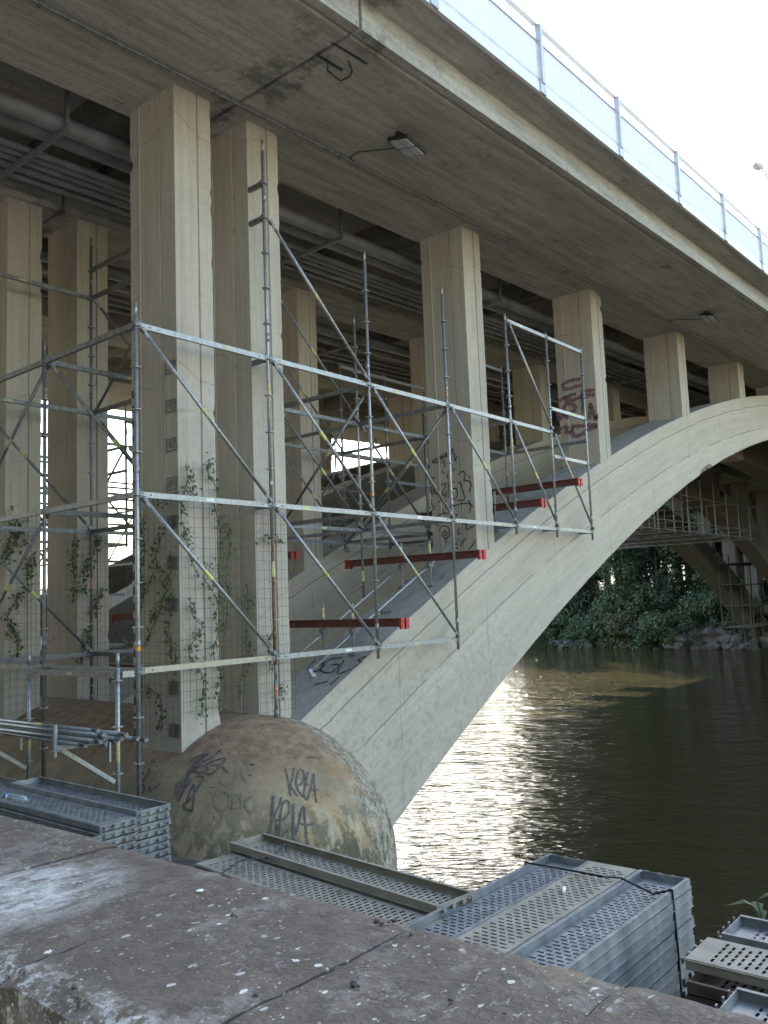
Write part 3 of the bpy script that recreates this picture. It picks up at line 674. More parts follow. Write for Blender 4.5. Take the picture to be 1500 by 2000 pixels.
flood(22.7, 7.38, 'black floodlight with four pale panels further along the soffit, near the fifth column')
br = empty('mounting_bracket', (8.1, 7.1, soff(8.1)), 'pair of short dark steel bars bolted to the soffit near the floodlight', 'bracket')
b = MB(); zz = soff(8)-.02
P1, P2 = at(617, 105, 2, zz), at(668, 137, 2, zz); P3, P4 = at(648, 82, 2, zz), at(716, 124, 2, zz)
b.tube(P1, P2, .018, 6); b.build('bar', M['black'], br); b = MB(); b.tube(P3, P4, .016, 6); b.build('bar', M['black'], br)
b = MB(); b.path([at(x, y, 2, zz) for x, y in ((640, 120), (640, 138), (665, 158), (683, 150), (688, 140), (680, 118))], .008, 5); b.build('cable', M['black'], br)
# street lamp on the deck
P = at(1482, 323, 1, 8.2); t = empty('street_lamp', (P.x+3.1, 8.6, soff(P.x)+.6), 'pale street lamp with its head above the bridge railing at the right edge', 'street lamp')
b = MB(); top = Vector((P.x+3.1, 8.6, P.z+.5)); b.tube(wloc(t), top, .09, 10, 0, .05); b.build('pole', M['fascia'], t)
b = MB(); b.path([top, Vector((P.x+1.6, 8.4, P.z+.42)), Vector((P.x+.4, 8.25, P.z+.12))], .035, 8); b.build('arm', M['fascia'], t)
b = MB()
for k, (s, rr) in enumerate(((0, .05), (.12, .16), (.35, .2), (.6, .15), (.75, .04))):
    for i in range(12): q = 2*math.pi*i/12; b.v.append(Vector((P.x+.45-s, 8.25+rr*math.cos(q), P.z+.05+rr*.55*math.sin(q)-.08*s)))
for k in range(4):
    for i in range(12): b.f.append((k*12+i, k*12+(i+1) % 12, k*12+12+(i+1) % 12, k*12+12+i)); b.mi.append(0)
b.build('lamp_head', M['fascia'], t, smooth=True)
# ================================================================== SCAFFOLDING
Z0 = -.678; L1, L2, L3, L4 = Z0, Z0+2, Z0+4, Z0+6
SX = (5.62, 7.69, 9.76, 11.83, 13.90, 15.47, 17.04); SY = (8.366, 10.436, 12.755)
b = MB()
for z in (-.005, .005):
    for i in range(16): r_ = .062 if i % 2 == 0 else .054; b.v.append(Vector((r_*math.cos(math.pi*i/8+.2), r_*math.sin(math.pi*i/8+.2), z)))
b.f = [tuple(range(15, -1, -1)), tuple(range(16, 32))]+[(i, (i+1) % 16, 16+(i+1) % 16, 16+i) for i in range(16)]; b.mi = [0]*18
ro0 = b.build('rosette', M['galv']); ROS = ro0.data; bpy.data.objects.remove(ro0)
def cyl_data(r, h, mat, name='label', n=14):
    b = MB(); b.tube((0, 0, -h/2), (0, 0, h/2), r, n, cap=False); o = b.build(name, mat, smooth=True); d = o.data; bpy.data.objects.remove(o); return d
LBL = [cyl_data(.0262, .20, M['stick']), cyl_data(.0262, .17, M['stick2'])]; TAPE = cyl_data(.029, .045, M['orange'], 'tape')
def standard(par, x, y, zb, zt, mat='galv', detail=2, zr=None, seed=0, plate=False, segs=12):
    r = random.Random(seed+int(x*100)+int(y*10)); b = MB()
    dx, dy = r.uniform(-.008, .008), r.uniform(-.008, .008)
    zs = zt-.16 if zt-zb > .6 else zt
    b.tube((x, y, zb), (x+dx, y+dy, zs), .0243, segs)
    if zs < zt: b.tube((x+dx, y+dy, zs), (x+dx, y+dy, zt), .019, segs)
    z = zb
    # joints between lengths of tube
    k = 0
    while True:
        zj = Z0+2*k+.35
        if zj > zt-.5: break
        if zj > zb+.3: b.tube((x, y, zj-.11), (x, y, zj), .0285, segs)
        k += 1
    if plate: b.box((x, y, zb+.004), (.13, .13, .008)); b.tube((x, y, zb), (x, y, zb+.1), .032, segs)
    o = b.build('standard', M[mat], par, smooth=False)
    for p in o.data.polygons: p.use_smooth = len(p.vertices) == 4 and abs(p.normal.z) < .5
    zr = zr if zr is not None else Z0
    k = math.ceil((zb+.05-zr)/.5); zz = zr+.5*k; rz = []
    while zz < zs-.04: rz.append(zz); zz += .5
    if detail == 2:
        for q in rz: inst2(ROS, 'rosette', o, (x, y, q-.01))
        if r.random() < .8: inst2(LBL[r.random() < .5], 'label', o, (x, y, r.choice([q_ for q_ in (L3-.45, L2-.35, L3+.55, L2-.85, L3+.2) if zb+.2 < q_ < zt-.3] or [(zb+zt)/2])), (0, 0, r.uniform(0, 6)))
        if r.random() < .5 and zb < L1: inst2(TAPE, 'tape', o, (x, y, r.choice([L2+.3, L1+.25])), None)
    elif detail == 1 and rz:
        bb = MB()
        for q in rz: bb.tube((x, y, q-.012), (x, y, q), .06, 8)
        tag(bb.build('rosettes', M['galvd'], o), kind='stuff')
    return o
def inst2(data, name, par, loc, rot=None):
    o = bpy.data.objects.new(name, data); COL.objects.link(o); o.parent = par; o.location = Vector(loc)-wloc(par)
    if rot: o.rotation_euler = rot
    return o
def frame(a, b_):
    d = (b_-a).normalized(); up = Vector((0, 0, 1)); s = d.cross(up)
    if s.length < 1e-4: s = Vector((1, 0, 0))
    s.normalize(); u = s.cross(d); return Matrix((d, s, u)).transposed()
def ledger(par, a, b_, mat='bar', h=.066, t=.042, lab=None, seed=0, name='ledger', detail=2):
    a, b_ = Vector(a), Vector(b_); R = frame(a, b_); L = (b_-a).length; b = MB(); c = (a+b_)/2
    g = .045; b.box(c, (L-2*g-.02, t, h), 0, R)
    if detail == 2:
        for s in (-1, 1):
            e = c+R @ Vector((s*(L/2-g), 0, 0)); b.box(e, (.055, .05, h+.016), 1, R)
            b.box(c+R @ Vector((s*(L/2-.032), 0, .012)), (.012, .022, .13), 1, R)
            for q in (-1, 1): b.tube(c+R @ Vector((s*(L/2-.175), q*(t/2-.01), 0)), c+R @ Vector((s*(L/2-.175), q*(t/2+.0012), 0)), .0105, 10, 2)
    o = b.build(name, [M[mat], M['galvd'], M['hole']], par)
    if lab and detail == 2:
        bb = MB(); f = .5+.2*math.sin(seed*2.3)
        bb.box(a+(b_-a)*f-R @ Vector((0, 0, 0)), (.12, t+.003, .036), 0, R); bb.build('label', M[lab], o)
    return o
def brace(par, a, b_, mat='galvd', lab=True, off=Vector((0, 0, 0)), seed=0, detail=2):
    a, b_ = Vector(a)+off, Vector(b_)+off; d = (b_-a).normalized(); R = frame(a, b_); b = MB()
    a2, b2 = a+d*.09, b_-d*.09
    b.tube(a2+d*.11, b2-d*.11, .0235, 10); 
    for p, q, s in ((a2, a2+d*.13, 1), (b2-d*.13, b2, 1)): b.box((p+q)/2, (.14, .014, .05), 1, R)
    for p in (a2, b2): b.box(p, (.06, .05, .05), 1, R)
    o = b.build('brace', [M[mat], M['galvd']], par)
    for p in o.data.polygons: p.use_smooth = p.material_index == 0 and len(p.vertices) == 4
    if lab and detail == 2:
        m_ = a+(b_-a)*(.46+.07*math.sin(seed*3.1)); bb = MB(); bb.tube(m_-d*.075, m_+d*.075, .0252, 12, cap=False); bb.build('label', M['lime' if seed % 2 else 'stick'], o, smooth=True)
    return o
sc = empty('scaffold', (5.62, 8.366, QUAY), 'galvanised system scaffold wrapped round the near columns and reaching on to the arch', 'scaffold')
g = 0
def P_(i, r, z): return Vector((SX[i], SY[r], z))
# standards -----------------------------------------------------------
posts = {(0, 0): (QUAY, 3.59), (1, 0): (-1.45, 6.45), (2, 0): (-.85, 5.46), (3, 0): (-.85, 5.45), (4, 0): (1.16, 5.45), (5, 0): (1.15, 5.42), (6, 0): (1.14, 5.46),
         (0, 1): (QUAY, 3.60), (1, 1): (-1.42, 5.6), (2, 1): (-1.0, 5.5), (3, 1): (.03, 5.42), (4, 1): (.35, 4.1), (5, 1): (1.2, 5.45), (6, 1): (1.2, 5.45),
         (0, 2): (QUAY, 5.6), (1, 2): (-1.42, 6.4), (2, 2): (1.15, 5.4), (3, 2): (1.12, 5.45), (4, 2): (1.15, 5.4), (5, 2): (1.2, 5.4), (6, 2): (1.2, 5.4)}
for (i, r), (zb, zt) in posts.items():
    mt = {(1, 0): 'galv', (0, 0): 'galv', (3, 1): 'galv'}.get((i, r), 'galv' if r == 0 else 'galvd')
    if (i, r) == (1, 0):
        standard(sc, SX[i], SY[r], L2-.45, zt, 'galv', seed=3); standard(sc, SX[i], SY[r]+.0005, L1-.1, L2-.46, 'rust', seed=5)
        standard(sc, SX[i], SY[r], zb, L1-.11, 'galvd', plate=True); continue
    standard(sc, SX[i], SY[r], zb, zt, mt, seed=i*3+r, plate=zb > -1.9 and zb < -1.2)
led = []
for r in range(3):
    for i in range(6):
        for z in (L2, L3): led.append((r, i, z))
led += [(0, 0, L1), (0, 1, L1), (0, 2, L1), (2, 0, L1), (2, 1, L1), (0, 4, L4), (0, 5, L4), (0, 5, L3+.5), (0, 5, L3-.5), (1, 5, L4), (2, 4, L4), (2, 5, L4), (2, 5, L3-.5), (2, 0, L4), (1, 1, L1)]
if (0, 5, L3) in led: led.remove((0, 5, L3))
for q, (r, i, z) in enumerate(led):
    m = 'tanbar' if (r, i, z) == (0, 0, L1) else ('bar' if r == 0 else 'galvd')
    ledger(sc, P_(i, r, z), P_(i+1, r, z), m, lab=('white', 'stick', 'lime', None)[q % 4] if r == 0 else ('stick' if q % 3 == 0 else None), seed=q)
yl = []
for i in range(7):
    for z in (L2, L3):
        yl += [(i, 0, z), (i, 1, z)]
yl += [(0, 0, L1), (1, 0, L4), (1, 1, L4), (1, 0, L4+.5), (1, 1, L4+.5), (0, 1, L1), (1, 1, L1), (2, 1, L2-.5)]
for q, (i, r, z) in enumerate(yl):
    if (i, z) in ((5, L3),): continue
    ledger(sc, P_(i, r, z), P_(i, r+1, z), 'galvd', lab='stick' if q % 4 == 1 else None, seed=q)
O = Vector((0, -.055, 0))
br_ = [(0, 0, L3, 1, L2), (0, 0, L2, 1, L1), (0, 1, L4, 2, L3), (0, 1, L3, 2, L2), (0, 1, L2, 2, L1), (0, 2, L3, 3, L2), (0, 2, L2, 3, L1), (0, 3, L3, 4, L2), (0, 4, L4, 5, L3), (0, 4, L3, 5, L2), (0, 5, L3, 6, L2),
       (1, 0, L3, 1, L2), (1, 1, L4, 2, L3), (1, 1, L3, 2, L2), (1, 2, L4, 3, L3), (1, 2, L3, 3, L2), (1, 3, L3, 4, L2), (1, 4, L3, 5, L2), (2, 0, L3, 1, L2), (2, 0, L2, 1, L1), (2, 1, L4, 2, L3), (2, 1, L3, 2, L2), (2, 2, L3, 3, L2), (2, 3, L3, 4, L2), (2, 3, L4, 4, L3), (1, 1, L2, 2, L1)]
for q, (r, i, za, j, zb) in enumerate(br_):
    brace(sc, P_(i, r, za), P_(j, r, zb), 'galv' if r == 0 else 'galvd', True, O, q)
for q, (i, r, za, zb) in enumerate(((0, 1, L3, L2), (0, 1, L2, L1), (3, 0, L3, L2), (1, 1, L4, L3), (2, 0, L3, L2), (4, 1, L3, L2))):
    brace(sc, P_(i, r, za), P_(i, r+1, zb), 'galvd', True, Vector((.055, 0, 0)), q)
for i, r in ((2, 2), (3, 2), (4, 2), (2, 1), (4, 1)):       # knots of couplers under the hanging feet
    b = MB(); p = P_(i, r, L2-.12)
    for k in range(5): a = k*1.3; b.box(p+Vector((.06*math.cos(a), .06*math.sin(a), -.02*k)), (.07, .04, .05), 0, Matrix.Rotation(a, 3, 'Z'))
    b.build('coupler', M['galvd'], sc)
# second scaffold, between the inner arches --------------------------
sb = empty('scaffold', (5.6, 15.2, QUAY), 'dark scaffold standing in the shade between the inner arches, seen against the bright sky', 'scaffold')
bx = (3.55, 5.62, 7.69, 9.76, 11.83, 13.9, 15.97, 18.04, 20.1); by = (14.9, 17.0, 20.2, 22.3)
for jy_, y in enumerate(by):
    for ix, x in enumerate(bx):
        if ix > 6 and jy_ > 1: continue
        zb = QUAY if x < 5.9 else (-1.4 if x < 9.0 else 1.0+.35*(x-9)); zt = 4.2 if jy_ < 2 else 3.6
        if ix > 6: zt += .9
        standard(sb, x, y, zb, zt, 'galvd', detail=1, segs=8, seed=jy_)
for jy_, y in enumerate(by):
    for ix in range(len(bx)-1):
        if ix > 5 and jy_ > 1: continue
        for z in (L1, L2-1, L2, L2+1, L3, L3+.5):
            if (z < L2 and bx[ix] > 8) or rnd.random() < .25: continue
            ledger(sb, (bx[ix], y, z), (bx[ix+1], y, z), 'galvd', detail=1, h=.05, t=.045)
        if rnd.random() < .8: brace(sb, (bx[ix], y-.05, L3), (bx[ix+1], y-.05, L2), detail=1, lab=False)
        if rnd.random() < .6 and bx[ix] < 8: brace(sb, (bx[ix], y-.05, L2), (bx[ix+1], y-.05, L1), detail=1, lab=False)
for ix, x in enumerate(bx[:7]):
    for (ya, yb) in ((by[0], by[1]), (by[2], by[3])):
        for z in (L1, L2, L3, L3-.5):
            if rnd.random() < .2: continue
            ledger(sb, (x, ya, z), (x, yb, z), 'galvd', detail=1, h=.05, t=.045)
        if rnd.random() < .6: brace(sb, (x, ya, L3), (x, yb, L2), detail=1, lab=False)
# platform slung under the crown --------------------------------------
hs = empty('hanging_scaffold', (40, 17, 3), 'suspended tube scaffold hanging beneath the crown of the inner arches over the river', 'scaffold')
hx = [39.5+2.1*k for k in range(9)]; hy = [16.8+1.9*k for k in range(7)]
for z, st in ((3.05, 1), (3.55, 2), (5.0, 2)):
    for k, x in enumerate(hx):
        if k % st == 0: b = MB(); b.tube((x, hy[0]-.3, z), (x, hy[-1]+.4, z), .032, 6); b.build('transom_tube', M['galvd'], hs)
    for k, y in enumerate(hy):
        if k % st == 0: b = MB(); b.tube((hx[0]-.3, y, z+.05), (hx[-1]+.3, y, z+.05), .032, 6); b.build('ledger_tube', M['galvd'], hs)
for i, x in enumerate(hx):
    for j, y in enumerate(hy):
        if (i+j) % 2 == 0 or i == 0 or j == 0: b = MB(); b.tube((x, y, 2.95), (x, y, min(7.3, 5.3+rnd.random()*1.5)), .03, 6); b.build('hanger_tube', M['galvd'], hs)
for i in range(0, 8, 2):
    b = MB(); b.box((hx[i]+1.05, 21.5, 3.12), (2.0, 9.0, .05)); b.build('walkway_board', M['bark'], hs)
fsc = empty('scaffold', (69, 18, -5), 'distant scaffold tower climbing between the far legs of the arches', 'scaffold')
for x in (66.5, 69, 71.5, 74):
    for y in (20.3, 21.6, 22.4): b = MB(); b.tube((x, y, -4.8), (x, y, 2.6), .035, 6); b.build('standard', M['bark'], fsc)
for z in (-3, -1.4, .2, 1.8):
    for y in (20.3, 22.4): b = MB(); b.tube((66.2, y, z), (74.3, y, z), .035, 6); b.build('ledger', M['bark'], fsc)
    b = MB(); b.box((70.2, 21.3, z+.05), (8, 1.8, .06)); b.build('walkway_board', M['bark'], fsc)
# small rack with brackets --------------------------------------------
rk = empty('scaffold_rack', (5.36, 9.2, QUAY), 'short scaffold rack with side brackets carrying a bundle of loose tubes', 'rack')
R1 = Vector((5.375, 8.40, 0)); R2 = Vector((5.275, 10.15, 0))
for R_ in (R1, R2): standard(rk, R_.x, R_.y, QUAY, -.46, 'galv', seed=11, zr=-.75)
ledger(rk, (R1.x, R1.y, -.70), (R2.x, R2.y, -.70), 'galvd', lab='stick'); ledger(rk, (R1.x, R1.y, -.70), (5.62, 8.366, -.70), 'bar', name='short_ledger', detail=1)
ledger(rk, (R2.x, R2.y, -.70), (5.62, 10.436, -.70), 'bar', name='short_ledger', detail=1)
for R_ in (R1, R2):
    e = R_+Vector((-.73, 0, -1.38)); s = R_+Vector((-.03, 0, -1.38))
    b = MB(); b.box((s+e)/2, (.72, .04, .05)); b.box(R_+Vector((-.10, 0, -1.50)), (.02, .03, .24)); RR = frame(R_+Vector((-.04, 0, -1.86)), e+Vector((.05, 0, -.03)))
    a_, c_ = R_+Vector((-.04, 0, -1.84)), e+Vector((.08, 0, -.03)); b.box((a_+c_)/2, ((c_-a_).length, .03, .045), 0, RR); b.build('bracket', M['bar'], rk)
    b = MB(); b.tube(e+Vector((0, 0, -.09)), e+Vector((0, 0, .24)), .024, 10); b.tube(e+Vector((0, 0, -.03)), e+Vector((0, 0, -.02)), .055, 10); b.build('spigot', M['galv'], rk)
k = 0
for lay in range(3):
    for i in range(7-lay*2):
        x = 4.74+.085*i+.05*lay; z = -1.33+.046*lay+.02*(i % 2); ln = rnd.uniform(2.3, 2.9); y = 7.82+rnd.uniform(-.1, .28)-(.12 if i > 4 else 0)+(x-4.7)*-.15
        a = Vector((x+rnd.uniform(-.02, .02), y, z)); c = a+Vector((rnd.uniform(-.12, .04), ln, rnd.uniform(-.004, .012)))
        d = (c-a).normalized(); b = MB(); b.tube(a+d*.09, c-d*.09, .0215, 9)
        for p_, q_ in ((a, a+d*.12), (c-d*.12, c)): b.box((p_+q_)/2, (.013, .13, .044), 1, Matrix.Rotation(rnd.uniform(-1, 1), 3, 'Y'))
        b.box(a+Vector((.0, 0, rnd.uniform(-.01, .01))), (.045, .04, .035), 1, Matrix.Rotation(rnd.uniform(-1, 1), 3, 'Y'))
        o = b.build('scaffold_tube', [M['galv'], M['galvd']], smooth=False)
        for p in o.data.polygons: p.use_smooth = len(p.vertices) == 4 and p.material_index == 0
        if k % 4 == 1:
            bb = MB(); m_ = a+d*(ln*.38+.2*(k % 3)); bb.tube(m_-d*.08, m_+d*.08, .0235, 10, cap=False); bb.build('label', M['lime'], o, smooth=True)
            tag(o, 'loose grey scaffold tube with lime tape lying in the bundle on the rack brackets', 'scaffold tube', 'loose taped tubes on the rack')
        else: tag(o, 'plain loose grey scaffold tube with a flattened end in the bundle on the rack', 'scaffold tube', 'loose plain tubes on the rack')
        k += 1
# red beams and the shoring on the arches -----------------------------
def beam(x, y0, y1, z, label, tilt=0):
    t = empty('red_beam', (x, y0, z), label, 'beam', 'red steel beams laid across the arches'); L = y1-y0
    for s in (-1, 1):
        b = MB(); cx = x+s*.052; b.box((cx, (y0+y1)/2, z), (.008, L-.02, .118)); b.box((cx+s*.022, (y0+y1)/2, z+.056), (.048, L-.02, .008)); b.box((cx+s*.022, (y0+y1)/2, z-.056), (.048, L-.02, .008))
        b.build('channel', M['redbeam'], t)
        for yy, o_ in ((y0, -1), (y1, 1)):
            b = MB(); b.box((cx+s*.008, yy, z-.016), (.075, .014, .165)); b.box((cx+s*.008, yy-o_*.03, z-.016), (.012, .06, .165))
            for q in (-.055, .025): b.tube((cx+s*.014, yy-.0085, z+q), (cx+s*.014, yy+.0085, z+q), .011, 8, 1)
            b.build('end_plate', [M['redend'], M['hole']], t)
    return t
beam(9.95, 7.98, 11.3, -.325, 'lowest red beam across the near arch, beside the second column')
beam(12.0, 7.90, 10.95, .73, 'long red beam across the near arch in front of the third column')
beam(14.26, 7.95, 10.9, 1.75, 'red beam just beyond the third column, lower one of the two')
beam(15.80, 7.95, 11.2, 2.28, 'red beam highest up the near arch, near the fourth column')
beam(9.95, 12.45, 15.6, -.12, 'short stub of red beam on the second arch, seen past the second column')
beam(12.0, 12.4, 15.6, 1.0, 'red beam on the second arch behind the tall rust-spotted post')
beam(14.2, 12.4, 15.8, 1.93, 'red beam on the second arch near the bright opening')
beam(8.7, 12.5, 15.6, -1.0, 'dark red beam low in the shade behind the first column')
for yr, lab in ((8.67, 'jack posts and raking tubes standing on top of the near arch'), (13.15, 'jack posts and raking tubes standing on top of the second arch')):
    t = empty('shoring_frame', (11, yr+.6, extr(11)), lab, 'shoring')
    for x in (9.93, 12.0, 14.2) if yr < 9 else (9.93, 12, 14.2):
        for y in (yr+.34, yr+.98):
            zb = extr(x); b = MB(); zt = zb+.80
            b.box((x, y, zb+.006), (.13, .13, .012)); b.tube((x, y, zb), (x, y, zb+.34), .016, 8); b.tube((x, y, zb+.25), (x, y, zt), .024, 10); b.tube((x, y, zb+.33), (x, y, zb+.36), .045, 8); b.box((x, y, zb+.38), (.13, .07, .06)); b.build('jack', M['galvd'], t)
            if x < 13: bb = MB(); bb.tube((x, y, zt-.22), (x, y, zt-.06), .0262, 10, cap=False); bb.build('label', M['stick'], t, smooth=True)
    for y in (yr+.40, yr+1.04):
        b = MB(); xa, xb = 9.0, 13.6; b.tube((xa, y, extr(xa)+.30), (xb, y, extr(xb)+.42), .024, 10); b.build('raking_tube', M['galv'], t, smooth=True)
    b = MB(); x = 9.0; b.tube((x, yr+.40, extr(x)+.33), (x, yr+.33, extr(x)+.22), .05, 6); b.box((x+.03, yr+.36, extr(x)+.25), (.1, .05, .07)); b.build('coupler', M['galv'], t)
# ================================================================== STEEL PLANKS
def plank_data(L, W=.32, holes=True, mat='plank'):
    b = MB(); H = .051
    if holes:
        px, nx = .040, int((L-.16)/.040); x0 = (L-nx*px)/2; m_ = .026; ny = 5; py = (W-2*m_)/ny; sl_, sw = .043/2, .0145/2
        b.add([(0, -W/2, 0), (x0, -W/2, 0), (x0, W/2, 0), (0, W/2, 0)], [(0, 1, 2, 3)]); b.add([(L-x0, -W/2, 0), (L, -W/2, 0), (L, W/2, 0), (L-x0, W/2, 0)], [(0, 1, 2, 3)])
        for i in range(nx):
            xa, xb = x0+i*px, x0+(i+1)*px; xm = (xa+xb)/2; off = 0 if i % 2 == 0 else py/2; n = ny if i % 2 == 0 else ny-1; ya = -W/2+m_+off
            b.add([(xa, -W/2, 0), (xb, -W/2, 0), (xb, ya, 0), (xa, ya, 0)], [(0, 1, 2, 3)]); yb = ya+n*py
            b.add([(xa, yb, 0), (xb, yb, 0), (xb, W/2, 0), (xa, W/2, 0)], [(0, 1, 2, 3)])
            for j in range(n):
                y0, y1 = ya+j*py, ya+(j+1)*py; ym = (y0+y1)/2
                b.add([(xa, y0, 0), (xb, y0, 0), (xb, y1, 0), (xa, y1, 0), (xm, ym-sl_, -.001), (xm+sw, ym-sl_+sw*.8, -.001), (xm+sw, ym+sl_-sw*.8, -.001), (xm, ym+sl_, -.001), (xm-sw, ym+sl_-sw*.8, -.001), (xm-sw, ym-sl_+sw*.8, -.001)],
                      [(0, 1, 5, 4), (1, 2, 6, 5), (2, 7, 6), (2, 3, 8, 7), (3, 0, 9, 8), (0, 4, 9)])
    else: b.add([(0, -W/2, 0), (L, -W/2, 0), (L, W/2, 0), (0, W/2, 0)], [(0, 1, 2, 3)])
    for s in (-1, 1):
        y = s*W/2; b.box((L/2, y-s*.0015, -H/2), (L, .003, H)); b.box((L/2, y-s*.012, -H), (L, .024, .003)); b.box((L/2, y+s*.004, -.006), (L, .008, .004))
    o = b.build('steel_plank', M[mat]); d = o.data; bpy.data.objects.remove(o); return d
def endplate_data(W=.32, mat='plank'):
    b = MB(); b.box((.003, 0, -.026), (.005, W-.01, .048))
    for y in (-.125, -.045, .045, .125): b.box((-.014, y, -.018), (.032, .022, .010)); b.box((-.028, y, -.030), (.007, .022, .026))
    o = b.build('end_plate', M[mat]); d = o.data; bpy.data.objects.remove(o); return d
PD = {}
for nm, mat in (('s', 'plank'), ('d', 'plankdust'), ('r', 'plankrust')):
    for L in (2.07, 2.57): PD[nm, L, 1] = plank_data(L, mat=mat); 
    PD[nm, 'e'] = endplate_data(mat=mat)
for L in (2.07, 2.57): PD['s', L, 0] = plank_data(L, holes=False)
def plank(loc, yaw, L, inv, kind, holes, label, group, jit=.004, seed=0):
    r = random.Random(seed); t = bpy.data.objects.new('steel_plank', PD[kind if holes else 's', L, 1 if holes else 0]); COL.objects.link(t)
    t.location = Vector(loc)+Vector((r.uniform(-jit, jit)*2, r.uniform(-jit, jit)*2, -.051 if inv else 0)); t.rotation_euler = (math.pi if inv else 0, 0, yaw+r.uniform(-.004, .004))
    tag(t, label, 'steel plank', group)
    for e in (0, 1):
        o = bpy.data.objects.new('end_plate', PD[kind, 'e']); COL.objects.link(o); o.parent = t; o.location = (L*e, 0, 0); o.rotation_euler = (0, 0, math.pi*e)
    return t
STEP = .0565
def stack(x, y, ztop, yaw, L, n, tops, where, seed, inv_rest=True, kinds=None):
    for k in range(n):
        inv, kind, lab = tops[k] if k < len(tops) else (inv_rest, 's', None)
        if kinds and k in kinds: kind = kinds[k]
        ORD = ('', 'second', 'third', 'fourth', 'fifth', 'sixth', 'seventh', 'eighth', 'ninth', 'tenth', 'eleventh')
        lab = lab or ('grey steel plank, %s from the top in the %s' % (ORD[k], where) if 0 < k < 11 else 'grey steel plank near the bottom of the %s' % where)
        plank((x, y, ztop-STEP*k), yaw, L, inv, kind, k < 2, lab, 'steel planks stacked by the river', seed=seed*50+k)
n_ = lambda zt: int((zt-QUAY)/STEP)
# right stack: three planks abreast, running away over the quay
stack(2.70, 2.25, -1.745, 0, 2.57, n_(-1.745), [(True, 's', 'upturned grey perforated plank on top at the river end of the three-wide stack, open channel')], 'right column of the three-wide stack', 1)
stack(2.70, 2.575, -1.745, 0, 2.57, n_(-1.745), [(False, 'd', 'dusty tan perforated plank lying flat in the middle on top of the three-wide stack')], 'middle column of the three-wide stack', 2)
stack(2.70, 2.90, -1.75, 0, 2.57, n_(-1.75), [(True, 's', 'upturned grey perforated plank on top, left of the dusty tan one, three-wide stack')], 'left column of the three-wide stack', 3)
# centre stack along the wall
A5 = math.pi/2-.10
stack(4.18, 3.06, -1.735, A5, 2.07, n_(-1.735), [(True, 'd', 'upturned dusty perforated plank on the river side of the long centre stack')], 'river side of the long centre stack', 4)
stack(3.845, 3.03, -1.80, A5, 2.07, n_(-1.80), [(False, 'd', 'perforated plank lying flat and slightly lower on the wall side of the centre stack')], 'wall side of the long centre stack', 5)
# left stack
stack(4.09, 5.90, -1.55, math.pi/2, 2.07, n_(-1.55), [(True, 's', 'upturned grey perforated plank on the far side of the left stack')], 'far column of the left stack', 6)
stack(3.765, 5.88, -1.585, math.pi/2, 2.07, n_(-1.585), [(False, 's', 'grey perforated plank lying flat on top in the middle of the left stack')], 'middle column of the left stack', 7)
stack(3.44, 5.84, -1.64, math.pi/2, 2.07, n_(-1.64), [(True, 's', 'upturned grey perforated plank nearest the parapet on the left stack')], 'near column of the left stack', 8)
stack(4.09, 8.05, -1.62, math.pi/2, 2.07, n_(-1.62), [(True, 's', 'upturned perforated plank at the far left edge, behind the left stack')], 'stack behind the left one', 9)
# far right stacks
stack(4.83, 1.70, -1.80, -math.pi/2, 2.07, n_(-1.8), [(True, 's', 'upturned grey plank on top of the outermost stack at the right edge'), (False, 's', 'grey plank with long slots just under the top of the outermost right stack')], 'outermost right stack', 10)
plank((4.44, 1.74, -1.80), -math.pi/2, 2.07, False, 'd', True, 'tan dusty perforated plank lying flat on the rusty stack at the right edge', 'steel planks stacked by the river', seed=811)
stack(4.31, 1.70, -1.858, -math.pi/2, 2.07, n_(-1.86), [(True, 'r', 'rusty brown upturned plank under the tan one at the right edge')], 'rusty stack at the right edge', 11, kinds={1: 'r'})
stack(3.98, 1.46, -1.82, -math.pi/2, 2.07, n_(-1.82), [(True, 's', 'upturned blue-grey plank nearest the parapet at the bottom right corner')], 'nearest right stack', 12)
def strap(name, pts, r, label, cat='strap'):
    b = MB(); b.path([Vector(p) for p in pts], r, 6); return tag(b.build(name, M['black'], smooth=True), label, cat)
zt = -1.735
strap('binding_strap', [(4.98, 3.07, zt-.3), (4.98, 3.068, zt), (4.98, 2.74, zt+.004), (4.93, 2.5, zt+.022), (5.0, 2.41, zt+.01), (4.98, 2.2, zt-.04), (4.98, 2.085, zt+.004), (4.985, 2.076, -2.1), (5.0, 2.078, -2.58)], .007, 'black cable tied over the river end of the three-wide plank stack')
strap('binding_strap', [(3.02, 2.05, zt+.01), (3.12, 2.3, zt+.01), (3.17, 2.5, zt+.014), (3.4, 2.75, zt+.01), (3.3, 2.95, zt+.006), (3.34, 3.06, zt+.006), (3.34, 3.075, -2.2)], .008, 'black cable across the parapet end of the three-wide plank stack')
strap('binding_strap', [(4.42, 4.72, -2.3), (4.40, 4.72, zt+.008), (4.2, 4.66, zt-.03), (3.96, 4.70, zt+.006), (3.68, 4.62, zt-.02), (3.60, 4.60, -2.2)], .006, 'thin black wire binding the long centre plank stack')
b = MB(); b.tube((4.60, 2.58, -1.733), (4.655, 2.615, -1.731), .009, 8, 0, .012); b.tube((4.655, 2.615, -1.731), (4.668, 2.612, -1.733), .013, 8)
tag(b.build('paper_scrap', M['white']), 'crumpled white paper scrap on the dusty tan plank', 'litter')
